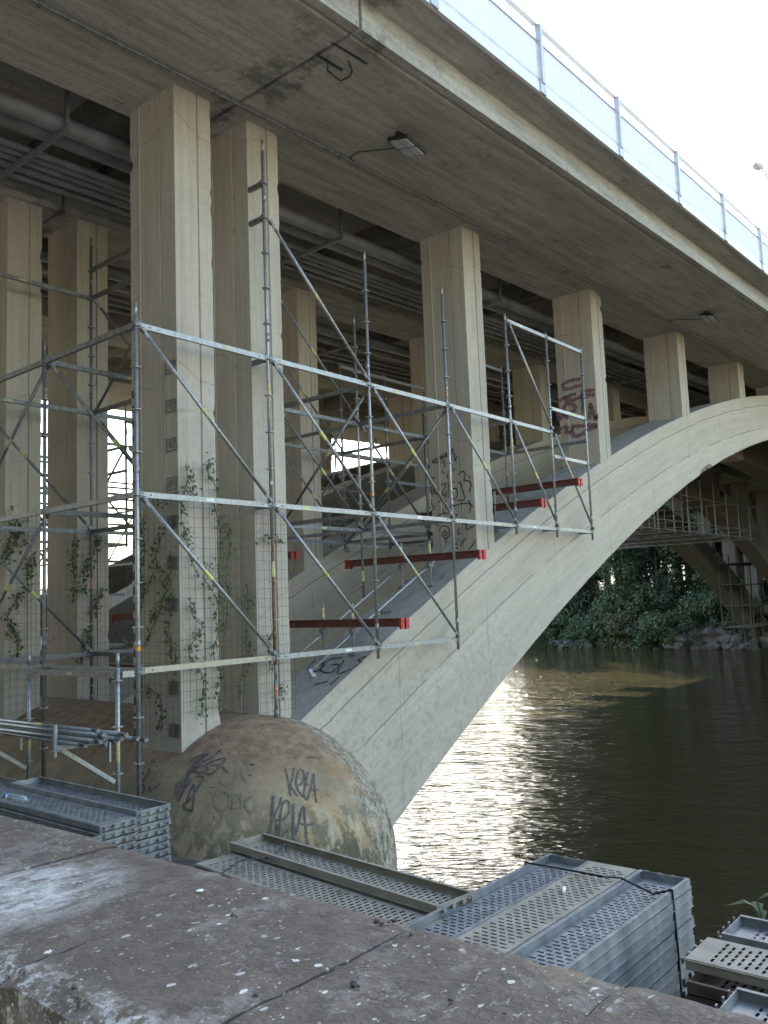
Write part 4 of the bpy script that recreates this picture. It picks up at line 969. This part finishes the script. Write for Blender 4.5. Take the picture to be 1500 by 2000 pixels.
# ================================================================== WIRE MESH AND IVY
def mesh_panel(o, u, v, nu, nv, du, dv, label, ragged=True):
    o, u, v = Vector(o), Vector(u), Vector(v); b = MB(); r = random.Random(int(o.x*97+o.y*31)); W_ = nu*du
    us = [max(0, min(W_, du*i+r.uniform(-.02, .02))) for i in range(nu+1)]
    for q in us:
        e = r.uniform(.02, .14) if ragged else 0; x = 0; p = [o+u*q+v*(-r.uniform(.02, .12))]; k = 0
        p += [o+u*(q+r.uniform(-.006, .006))+v*(dv*j) for j in range(0, nv+1, 4)]; p.append(o+u*q+v*(nv*dv+e)); b.path(p, .0022, 3)
    for j in range(nv+1):
        sag = r.uniform(-.012, .012); b.path([o+v*(dv*j), o+u*(W_/2)+v*(dv*j+sag), o+u*W_+v*(dv*j+sag/2)], .0022, 3)
    return tag(b.build('wire_mesh', M['wire']), label, 'wire mesh', 'climbing mesh on the columns')
mesh_panel((6.40, 8.595, -1.25), (1, 0, 0), (0, 0, 1), 6, 24, .105, .125, 'rusty wire mesh for climbers on the front of the first column')
mesh_panel((6.345, 9.66, -1.45), (0, -1, 0), (0, 0, 1), 9, 22, .117, .13, 'rusty wire mesh on the shaded side of the first column')
mesh_panel((7.62, 8.595, -1.4), (1, 0, 0), (0, 0, 1), 6, 22, .108, .125, 'rusty wire mesh on the front of the second column')
mesh_panel((7.05, 8.75, -1.3), (1, 0, 0), (0, 0, 1), 5, 19, .112, .13, 'sagging wire mesh stretched between the first and second columns')
mesh_panel((6.38, 13.08, -1.5), (1, 0, 0), (0, 0, 1), 6, 24, .108, .125, 'wire mesh on the front of the left column behind, at the photo edge')
mesh_panel((7.62, 13.08, -1.4), (1, 0, 0), (0, 0, 1), 6, 22, .108, .125, 'wire mesh on the second column of the row behind')
LEAFV = [(0, 0), (.5, .05), (.95, .35), (.55, .55), (.45, 1.15), (0, .85), (-.45, 1.15), (-.55, .55), (-.95, .35), (-.5, .05)]
def ivy(px, hit, nrm, label, dens=34, sz=.03, spread=.05):
    pts = [hit(p) for p in spline(px, 5)]; r = random.Random(int(px[0][0]*13+px[0][1])); b = MB(); b.path([p+nrm*.01 for p in pts], .0048, 5); root = pts[-1]
    t = empty('ivy_vine', tuple(root), label, 'ivy'); b.build('stem', M['bark'], t)
    lb = MB(); tint = []
    for a, c in zip(pts, pts[1:]):
        n = (c-a).length*dens; n = int(n)+(r.random() < n % 1); cl = .35+1.0*abs(math.sin(a.z*5+a.x*3+a.y*4))
        for k in range(int(n*cl*2.3)+ (r.random() < .6)):
            s = sz*r.uniform(.45, 1.25); P = a+(c-a)*r.random()+Vector((r.gauss(0, spread), r.gauss(0, spread), r.gauss(0, spread)))*(.4+cl*.5)
            P -= nrm*((P-a).dot(nrm)); P += nrm*r.uniform(.012, .07)
            N = (nrm+Vector((r.uniform(-.7, .7), r.uniform(-.7, .7), r.uniform(-.2, .9)))).normalized(); q = Quaternion(N, r.uniform(0, 6.28)); X = q @ N.orthogonal().normalized(); Y = N.cross(X)
            o = len(lb.v)
            for (u, v) in LEAFV: lb.v.append(P+X*(u*s)+Y*((v-.4)*s)+N*(-abs(u)*s*.25))
            lb.f += [(o, o+1, o+2, o+3, o+4, o+5), (o, o+5, o+6, o+7, o+8, o+9)]; lb.mi += [0, 0]; tn = r.random(); tint += [tn, tn]
    tag(lb.build('leaves', M['ivy'], t, tint=tint), kind='stuff'); return t
HF = lambda y: (lambda p: at(p[0], p[1], 1, y)); HX = lambda x: (lambda p: at(p[0], p[1], 0, x))
ny_, nx_ = Vector((0, -1, 0)), Vector((-1, 0, 0))
F1 = HF(8.60); S1_ = HX(6.345); F2 = HF(8.60); FB = HF(13.09); FM = HF(8.76)
ivy([(372, 1165), (372, 1190), (380, 1210), (395, 1225), (380, 1248), (368, 1270), (375, 1290), (385, 1300), (396, 1330), (393, 1370), (396, 1402)], F1, ny_, 'longest ivy vine snaking down the front of the first column')
ivy([(362, 905), (365, 935), (360, 960), (352, 1000), (360, 1040), (368, 1075), (375, 1100), (388, 1128)], F1, ny_, 'ivy on the left corner of the first column, above the middle')
ivy([(408, 898), (405, 920), (418, 945), (425, 965), (418, 985), (428, 1030), (429, 1080), (427, 1130), (428, 1180)], F1, ny_, 'ivy at the right edge of the first column, upper part', 40)
ivy([(405, 1100), (398, 1118), (400, 1135), (412, 1150), (425, 1185), (424, 1240), (416, 1262), (418, 1290)], F1, ny_, 'ivy at the right edge of the first column, lower part', 30)
ivy([(428, 1300), (430, 1330), (420, 1352), (432, 1370), (432, 1378)], F1, ny_, 'short leafy ivy tuft low at the right edge of the first column', 30)
ivy([(366, 950), (376, 965), (384, 968)], F1, ny_, 'small ivy sprig near the top of the front mesh', 30)
ivy([(345, 960), (330, 975), (310, 985), (298, 980)], S1_, nx_, 'ivy sprays at the top of the shaded column side', 34)
ivy([(325, 1030), (312, 1060), (306, 1095), (325, 1130), (320, 1170), (305, 1215), (295, 1235), (285, 1260)], S1_, nx_, 'long dark ivy vine across the shaded side of the first column', 50)
ivy([(340, 1080), (335, 1130), (338, 1170), (332, 1230), (345, 1290), (342, 1315)], S1_, nx_, 'dark ivy near the corner of the shaded column side', 50)
ivy([(283, 1005), (280, 1040), (284, 1080), (276, 1120), (282, 1160), (274, 1200)], S1_, nx_, 'dark ivy along the gauge strip behind the corner post', 55)
ivy([(300, 1120), (290, 1145), (275, 1165)], S1_, nx_, 'short dark ivy branch on the shaded column side', 40)
ivy([(285, 1345), (300, 1350), (314, 1362), (318, 1390), (315, 1428)], S1_, nx_, 'hanging ivy low on the shaded column side', 40)
ivy([(276, 1290), (279, 1320), (274, 1345), (280, 1372)], S1_, nx_, 'ivy tuft at the foot of the gauge strip', 50)
ivy([(482, 1140), (483, 1200), (478, 1260), (484, 1280), (470, 1320), (466, 1368)], FM, ny_, 'ivy hanging on the mesh between the two front columns', 30)
ivy([(438, 1030), (448, 1070), (440, 1120), (444, 1180), (438, 1240)], FM, ny_, 'pale ivy in the gap just behind the first column', 40)
ivy([(503, 1052), (520, 1050), (535, 1056), (556, 1060)], F2, ny_, 'ivy sprig crossing the front of the second column', 45)
ivy([(518, 1248), (526, 1262), (528, 1290), (524, 1312)], F2, ny_, 'ivy clump low on the front of the second column', 36)
ivy([(550, 1333), (545, 1345), (554, 1352)], F2, ny_, 'tiny ivy tuft at the foot of the second column', 40)
ivy([(22, 1010), (36, 1045), (20, 1065), (4, 1085), (0, 1100)], FB, ny_, 'bushy ivy on the left column behind, above the middle', 60, .04, .09)
ivy([(38, 1160), (18, 1195), (15, 1215), (30, 1240), (34, 1282)], FB, ny_, 'ivy on the left column behind, below the middle', 45, .035)
ivy([(60, 1085), (54, 1110), (52, 1155)], FB, ny_, 'ivy streak at the right edge of the left column behind', 45, .035)
ivy([(178, 1040), (190, 1060), (168, 1105), (160, 1160)], FB, ny_, 'ivy on the second column behind, upper part', 50, .035)
ivy([(202, 1150), (184, 1185), (178, 1205)], FB, ny_, 'slanting ivy on the second column behind', 50, .035)
ivy([(172, 1230), (166, 1262), (158, 1290)], FB, ny_, 'low ivy on the second column behind', 50, .035)
ivy([(146, 1050), (142, 1090), (144, 1140), (140, 1170)], FB, ny_, 'ivy along the shaded corner of the second column behind', 45, .035)
# ================================================================== FAR BANK
from mathutils import noise as NZ
b = MB(); NX_, NY_ = 40, 110
for i in range(NX_+1):
    for j in range(NY_+1):
        x = 73.6+(i/NX_)**1.6*330; y = -160+j*6.5
        e = NZ.noise(Vector((y*.09, 0, 0)))*1.6; d = x-75.2-e
        z = WATER-.7+max(0, min(1, d/3.4))*2.0+max(0, min(1, (d-3)/14))*3.6+NZ.noise(Vector((x*.13, y*.13, 0)))*.5+min(11, max(0, d-32)*.14)
        b.v.append(Vector((x, y, z)))
for i in range(NX_):
    for j in range(NY_): a = i*(NY_+1)+j; b.f.append((a, a+NY_+1, a+NY_+2, a+1)); b.mi.append(0)
tag(b.build('far_bank_terrain', M['bank'], smooth=True), kind='structure')
b = MB(); b.box((80.5, 16.3, -6.2), (9.5, 24, 4.0)); b.build('footing', M['quay'], bridge); 
b = MB(); b.box((97, 16.3, 2.0), (1.2, 21.3, 8.9)); b.build('abutment', M['soff'], bridge)
def crown(n, rx, rz, seed, ls=.26, lobes=9, base=.0, mat='leaf'):
    r = random.Random(seed); lb = MB(); tint = []; C = []
    for k in range(lobes):
        a = r.uniform(0, 6.28); h = r.uniform(-.75, .85); rr = r.uniform(.25, .62)*math.sqrt(max(.1, 1-h*h*.6)); C.append((Vector((math.cos(a)*rr*rx, math.sin(a)*rr*rx, h*rz)), r.uniform(.30, .52)))
    for i in range(n):
        c, s = C[i % lobes]; d = Vector((r.gauss(0, 1), r.gauss(0, 1), r.gauss(0, 1))).normalized(); rad = s*(r.random()**.38)*(1+.3*NZ.noise(d*2.2+c))
        P = c+Vector((d.x*rad*rx, d.y*rad*rx, d.z*rad*rz)); N = (d+Vector((r.uniform(-1, 1), r.uniform(-1, 1), r.uniform(-.4, 1.2)))*.8).normalized()
        X = N.orthogonal().normalized(); X = Quaternion(N, r.uniform(0, 6.28)) @ X; Y = N.cross(X); l = ls*r.uniform(.5, 1.3)
        o = len(lb.v); lb.v += [P-X*l*.5, P+Y*l*.28, P+X*l*.55, P-Y*l*.28]; lb.f.append((o, o+1, o+2, o+3)); lb.mi.append(0); tint.append(r.random())
    o = lb.build('crown', M[mat], tint=tint); d = o.data; bpy.data.objects.remove(o); return d
CR_ = [crown(6500, 3.4, 4.4, 1, .30, 12), crown(6500, 3.0, 5.2, 2, .30, 13, mat='leafd'), crown(4200, 2.4, 2.1, 3, .24, 9), crown(4200, 2.2, 1.8, 4, .22, 8, mat='leafd'), crown(3000, 1.9, 1.5, 5, .22, 7, mat='leafg')]
TR = {}
def trunk_data(h, seed):
    r = random.Random(seed); b = MB(); p = Vector((0, 0, 0)); pts = [p]
    for k in range(5): p = p+Vector((r.uniform(-.15, .15), r.uniform(-.15, .15), h/5)); pts.append(p)
    for k in range(5): b.tube(pts[k], pts[k+1], .22*(1-k*.15), 8, 0, .22*(1-(k+1)*.15))
    for k in range(6):
        s = pts[2+k % 3]; a = r.uniform(0, 6.28); b.tube(s, s+Vector((math.cos(a)*h*.3, math.sin(a)*h*.3, h*.32)), .09, 6, 0, .03)
    o = b.build('trunk', M['bark']); d = o.data; bpy.data.objects.remove(o); return d
TK = [trunk_data(6.5, 1), trunk_data(7.5, 2)]
def bankz(x, y):
    e = NZ.noise(Vector((y*.09, 0, 0)))*1.6; d = x-75.2-e
    return WATER-.7+max(0, min(1, d/3.4))*2.0+max(0, min(1, (d-3)/14))*3.6+NZ.noise(Vector((x*.13, y*.13, 0)))*.5+min(11, max(0, d-32)*.14)
def zone(x, y):
    if x < 50: return ''
    a = ', upstream' if y > 58 else ', towards the near arch' if y > 41 else ', in mid view' if y > 31 else ', beside the far arch legs' if y > 19 else ', right of the bridge'
    return a+(', back row' if x > 94 else '')
def tree(x, y, z, s, kind, label, group, ch=None):
    label = ('big ' if s > 2.1 else '')+label+zone(x, y)
    t = empty('tree', (x, y, z-.1), label, 'tree', group); k = kind; r = random.Random(int(x*7+y*3))
    o = inst2(TK[k], 'trunk', t, (x, y, z-.2)); o.scale = (s, s, s)
    o = inst2(CR_[k], 'crown', t, (x, y, z+(6.4 if k == 0 else 7.2)*s), (0, 0, r.uniform(0, 6.28))); o.scale = (s*1.05, s, s); return t
def shrub(x, y, z, s, k, label, group):
    label = ('large ' if s > 1.35 else 'small ' if s < 1.0 else '')+label+(zone(x, y) if 'stream' not in label else '')
    t = empty('shrub', (x, y, z), label, 'shrub', group); r = random.Random(int(x*7+y*5))
    o = inst2(CR_[k], 'crown', t, (x, y, z+1.35*s), (0, 0, r.uniform(0, 6.28))); o.scale = (s, s, s)
    b = MB()
    for q in range(3): b.tube((x, y, z-.2), (x+r.uniform(-.6, .6), y+r.uniform(-.6, .6), z+1.2*s), .05, 5, 0, .02)
    b.build('stem', M['bark'], t); return t
TL = ['green tree on the far bank', 'dark tree in the far bank thicket']
SLB = {2: 'green waterside shrub overhanging the far bank', 3: 'dark dense shrub at the far water edge', 4: 'pale olive bush at the far water edge'}
r_ = random.Random(21)
for (x, y, s, k) in ((84, 46, 1.35, 0), (82.5, 41, 1.25, 1), (85, 36, 1.45, 1), (83, 31.5, 1.1, 0), (88, 40, 1.7, 0), (90, 33, 1.7, 1), (92, 27, 1.6, 0), (89, 52, 1.5, 1), (94, 46, 1.8, 0), (99, 38, 2.0, 1), (98, 31, 1.9, 0), (101, 24, 1.9, 1), (103, 17, 1.9, 0), (103, 9, 1.9, 1), (104, 45, 2.0, 0),
                     (81.5, 33.5, 1.0, 1), (90, 24, 2.5, 1), (92, 28.5, 2.7, 0), (88, 30.5, 2.2, 1), (95, 33, 2.8, 1), (97, 26, 2.8, 0), (91, 37, 2.5, 0), (94, 43, 2.7, 1), (90, 48, 2.4, 0), (98, 21, 2.7, 1), (101, 36, 3.0, 1), (86, 43.5, 1.5, 1), (86.5, 50, 1.6, 0), (93, 37, 1.9, 0), (95, 41, 2.1, 1), (96, 34.5, 2.0, 1), (92, 30, 1.8, 0), (107, 30, 2.3, 0), (108, 40, 2.4, 1), (108, 22, 2.3, 0), (110, 14, 2.2, 1), (110, 52, 2.3, 0), (106, 35, 2.3, 1), (107, 26, 2.3, 1), (106, 47, 2.2, 1),
                     (86, 60, 1.3, 0), (90, 70, 1.4, 1), (85, 78, 1.2, 0), (92, 90, 1.3, 1), (88, 104, 1.2, 0), (94, 120, 1.3, 1), (90, 0, 1.4, 0), (86, -10, 1.2, 1), (92, -22, 1.4, 0), (88, -36, 1.3, 1), (79.5, 36.5, .95, 0), (79.8, 42.5, .9, 1)):
    tree(x, y, bankz(x, y), s, k, TL[k], 'trees on the far bank')
for j in range(26):
    y = 21.5+j*1.35+r_.uniform(-.3, .3); x = 76.3+NZ.noise(Vector((y*.09, 0, 0)))*1.6+r_.uniform(-.1, 1.0); k = r_.choice([2, 3, 3, 2, 4])
    if 23.8 < y < 29.5: x += 1.6
    shrub(x, y, bankz(x, y)-.75, r_.uniform(.95, 1.4), k, SLB[k], 'shrubs along the far water edge')
for j in range(30):
    y = 22+j*1.5+r_.uniform(-.5, .5); x = 79+r_.uniform(0, 3.5); k = r_.choice([2, 3, 2, 4, 3])
    if 22 < y < 31 and r_.random() < .75: continue
    shrub(x, y, bankz(x, y)-.2, r_.uniform(1.0, 1.7), k, SLB[k].replace('at the far water edge', 'higher up the far bank').replace('waterside shrub overhanging', 'shrub higher up'), 'shrubs higher up the far bank')
for j in range(16):
    y = 64+j*6+r_.uniform(-1, 1); x = 78+r_.uniform(0, 2); k = r_.choice([2, 3]); shrub(x, y, bankz(x, y)-.3, r_.uniform(1.4, 2.0), k, SLB[k]+', far upstream', 'shrubs upstream')
for j in range(14):
    y = 8-j*6+r_.uniform(-1, 1); x = 78+r_.uniform(0, 2); k = r_.choice([2, 3]); shrub(x, y, bankz(x, y)-.3, r_.uniform(1.4, 2.0), k, SLB[k]+', downstream of the bridge', 'shrubs downstream')
for (x, y, sc_) in ((76.4, 24.6, .8), (76.0, 28.2, .75), (77.6, 26.2, .9), (76.2, 29.6, .9), (75.9, 39.6, .7)): shrub(x, y, bankz(x, y)+.2, sc_, 3, 'dark shrub spilling over the far rocks', 'shrubs over the rocks')
# boulders at the water edge
def rock(x, y, z, s, seed, label):
    r = random.Random(seed); bm = __import__('bmesh').new(); __import__('bmesh').ops.create_icosphere(bm, subdivisions=2, radius=1)
    for v in bm.verts:
        p = v.co.copy(); q = 1+.38*NZ.noise(p*1.3+Vector((seed*3.3, 0, 0)))
        for k in range(5):
            n = Vector((math.sin(k*2.4+seed), math.cos(k*1.7+seed*2), math.sin(k*3.1+seed*.7))).normalized(); dd = p.normalized().dot(n)
            if dd > .72: q *= .72/dd
        v.co = Vector((p.x*s*1.25*q, p.y*s*1.35*q, p.z*s*.85*q))
    me = bpy.data.meshes.new('boulder'); bm.to_mesh(me); bm.free(); me.materials.append(M['rock']); o = bpy.data.objects.new('boulder', me); COL.objects.link(o); o.location = (x, y, z); o.rotation_euler = (0, 0, r.uniform(0, 6))
    tag(o, label, 'boulder', 'boulders at the far water edge'); return o
for k in range(22):
    y = 23.0+k*.33+r_.uniform(-.3, .3); lay = k % 3; rock(75.3+lay*.55+r_.uniform(-.2, .2), y, WATER+.1+lay*.62, r_.uniform(.5, .85), k, 'grey boulder in the rock facing at the far water edge beside the arch foot')
for k in range(6): rock(75.6+r_.uniform(-.3, .5), 38.5+k*.6, WATER+.15+.3*(k % 2), r_.uniform(.35, .6), k+40, 'pale boulder at the far water edge below the thicket')
for k in range(9): rock(80+r_.uniform(-.7, 1.5), 25+k*.8, bankz(80.5, 25+k*.8)+.2, r_.uniform(.3, .55), k+60, 'pale stone on the sunlit slope above the rock facing')
b = MB(); b.box((80.0, 29.2, bankz(80, 29)+.35), (1.2, 3.0, .5)); tag(b.build('stone_slab', M['rock']), 'flat pale stone slab on the far slope between tree and arch leg', 'stone')
# unseen trees on the near bank, added to shade the column sides
for j, (x, y) in enumerate(((-13, -2), (-15, -9), (-14, -16), (-17, -24), (-20, 1), (-22, -6), (-24, -14), (-16, 27), (-18, 34), (-22, 42), (-8.5, 1.5), (-9, -4), (-8.5, -9.5), (-11.5, 3), (-12, -6))):
    tree(x, y, -1.65, 1.35+.1*(j % 3), j % 2, 'unseen tree added on the near bank to shade the column sides', 'added shading trees')
# ================================================================== SMALL THINGS
def chip(x, y, s, label, mat='white', z=-.648, seed=0, flat=.35, name='stone_chip', cat='stone chip', group=None):
    r = random.Random(seed); bm = __import__('bmesh').new(); __import__('bmesh').ops.create_icosphere(bm, subdivisions=1, radius=1)
    for v in bm.verts: v.co = Vector((v.co.x*s*r.uniform(.7, 1.2), v.co.y*s*r.uniform(.7, 1.2), v.co.z*s*flat*r.uniform(.7, 1.2)))
    me = bpy.data.meshes.new(name); bm.to_mesh(me); bm.free(); me.materials.append(M[mat]); o = bpy.data.objects.new(name, me); COL.objects.link(o); o.location = (x, y, z); o.rotation_euler = (0, 0, r.uniform(0, 6)); tag(o, label, cat, group); return o
p = at(391, 1738, 2, -.647); chip(p.x, p.y, .010, 'flat white chip lying by the joint between two coping slabs', seed=1, flat=.3)
for k, (px, py) in enumerate(((122, 1912), (145, 1925), (455, 1787), (462, 1790), (803, 1823), (690, 1920), (700, 1925), (880, 1950), (770, 1797), (760, 1800), (745, 1803), (735, 1797), (985, 1727+250), (500, 1940))):
    p = at(px, py, 2, -.647); chip(p.x, p.y, .004+.002*(k % 3), 'tiny pale grit crumb on the coping slabs', 'rock', seed=k, flat=.7, name='grit_crumb', cat='grit', group='grit on the coping')
P1, P2 = at(373, 1804, 2, -.645), at(390, 1802, 2, -.645); b = MB(); b.tube(P1, P2, .0022, 5); tag(b.build('twig', M['tanbar']), 'short dry pale twig on the middle coping slab', 'twig')
# crushed plastic bottle behind the parapet
bt = empty('plastic_bottle', tuple(at(30, 1570, 0, 1.47)), 'crushed clear blue plastic bottle tucked behind the parapet at the left edge', 'bottle')
m = NT('bottle_plastic'); m.fin((.55, .70, .80), .12, 0, Transmission_Weight=.7, IOR=1.3); M['bottle'] = m.m
c = at(30, 1571, 2, -.65); c.x = max(c.x, 1.37); b = MB(); prof = [(a_*.62, r_*.62) for a_, r_ in [(-.11, .012), (-.095, .013), (-.085, .022), (-.05, .033), (-.02, .026), (.01, .034), (.04, .027), (.07, .034), (.1, .03), (.105, .0)]]
for q, (a, rr) in enumerate(prof):
    for i in range(14):
        t_ = 2*math.pi*i/14; k = 1-.25*(NZ.noise(Vector((q*1.7, i*.9, 3)))); b.v.append(Vector((c.x+rr*.8*k*math.cos(t_), c.y-a, -.628+rr*.6*k*math.sin(t_))))
for q in range(len(prof)-1):
    for i in range(14): b.f.append((q*14+i, q*14+(i+1) % 14, q*14+14+(i+1) % 14, q*14+14+i)); b.mi.append(0)
bt.location = (c.x, c.y, -.648); b.build('bottle_body', M['bottle'], bt, smooth=True)
b = MB(); b.tube((c.x, c.y+.066, -.628), (c.x, c.y+.076, -.628), .009, 12); b.build('cap', simple('blue_cap', (.03, .12, .4), (.05, .16, .5)), bt)
# leafy sprig above the outer planks and weeds on the quay edge
def sprig(base, n, s, label, group=None):
    t = empty('weed', tuple(base), label, 'plant', group); r = random.Random(n); b = MB(); top = base+Vector((.1, .12, .5*s)); b.path([base, base+Vector((.05, .05, .28*s)), top], .006, 5); b.build('stem', M['ivy'], t)
    lb = MB(); tint = []
    for k in range(n):
        P = base+(top-base)*(k+1)/n; a = r.uniform(0, 6.28); d = Vector((math.cos(a), math.sin(a), .25)).normalized(); sd = d.cross(Vector((0, 0, 1))).normalized(); l = s*r.uniform(.16, .26)
        o = len(lb.v); lb.v += [P, P+d*l*.4+sd*l*.16+Vector((0, 0, .02)), P+d*l-Vector((0, 0, l*.2)), P+d*l*.4-sd*l*.16+Vector((0, 0, .02))]; lb.f.append((o, o+1, o+2, o+3)); lb.mi.append(0); tint.append(.9)
    lb.build('leaves', M['ivy'], t, tint=tint); return t
p = at(1492, 1772, 0, 5.45); sprig(Vector((5.45, p.y-.05, p.z-.5)), 12, 1.0, 'bright green leafy weed beside the outermost plank stack')
for k in range(7):
    y = 2.02-.07*k; sprig(Vector((5.55+.03*k, y+r_.uniform(-.1, .1), QUAY)), 9, r_.uniform(.3, .6), 'low green weed at the quay edge between the plank stacks', 'weeds on the quay edge')
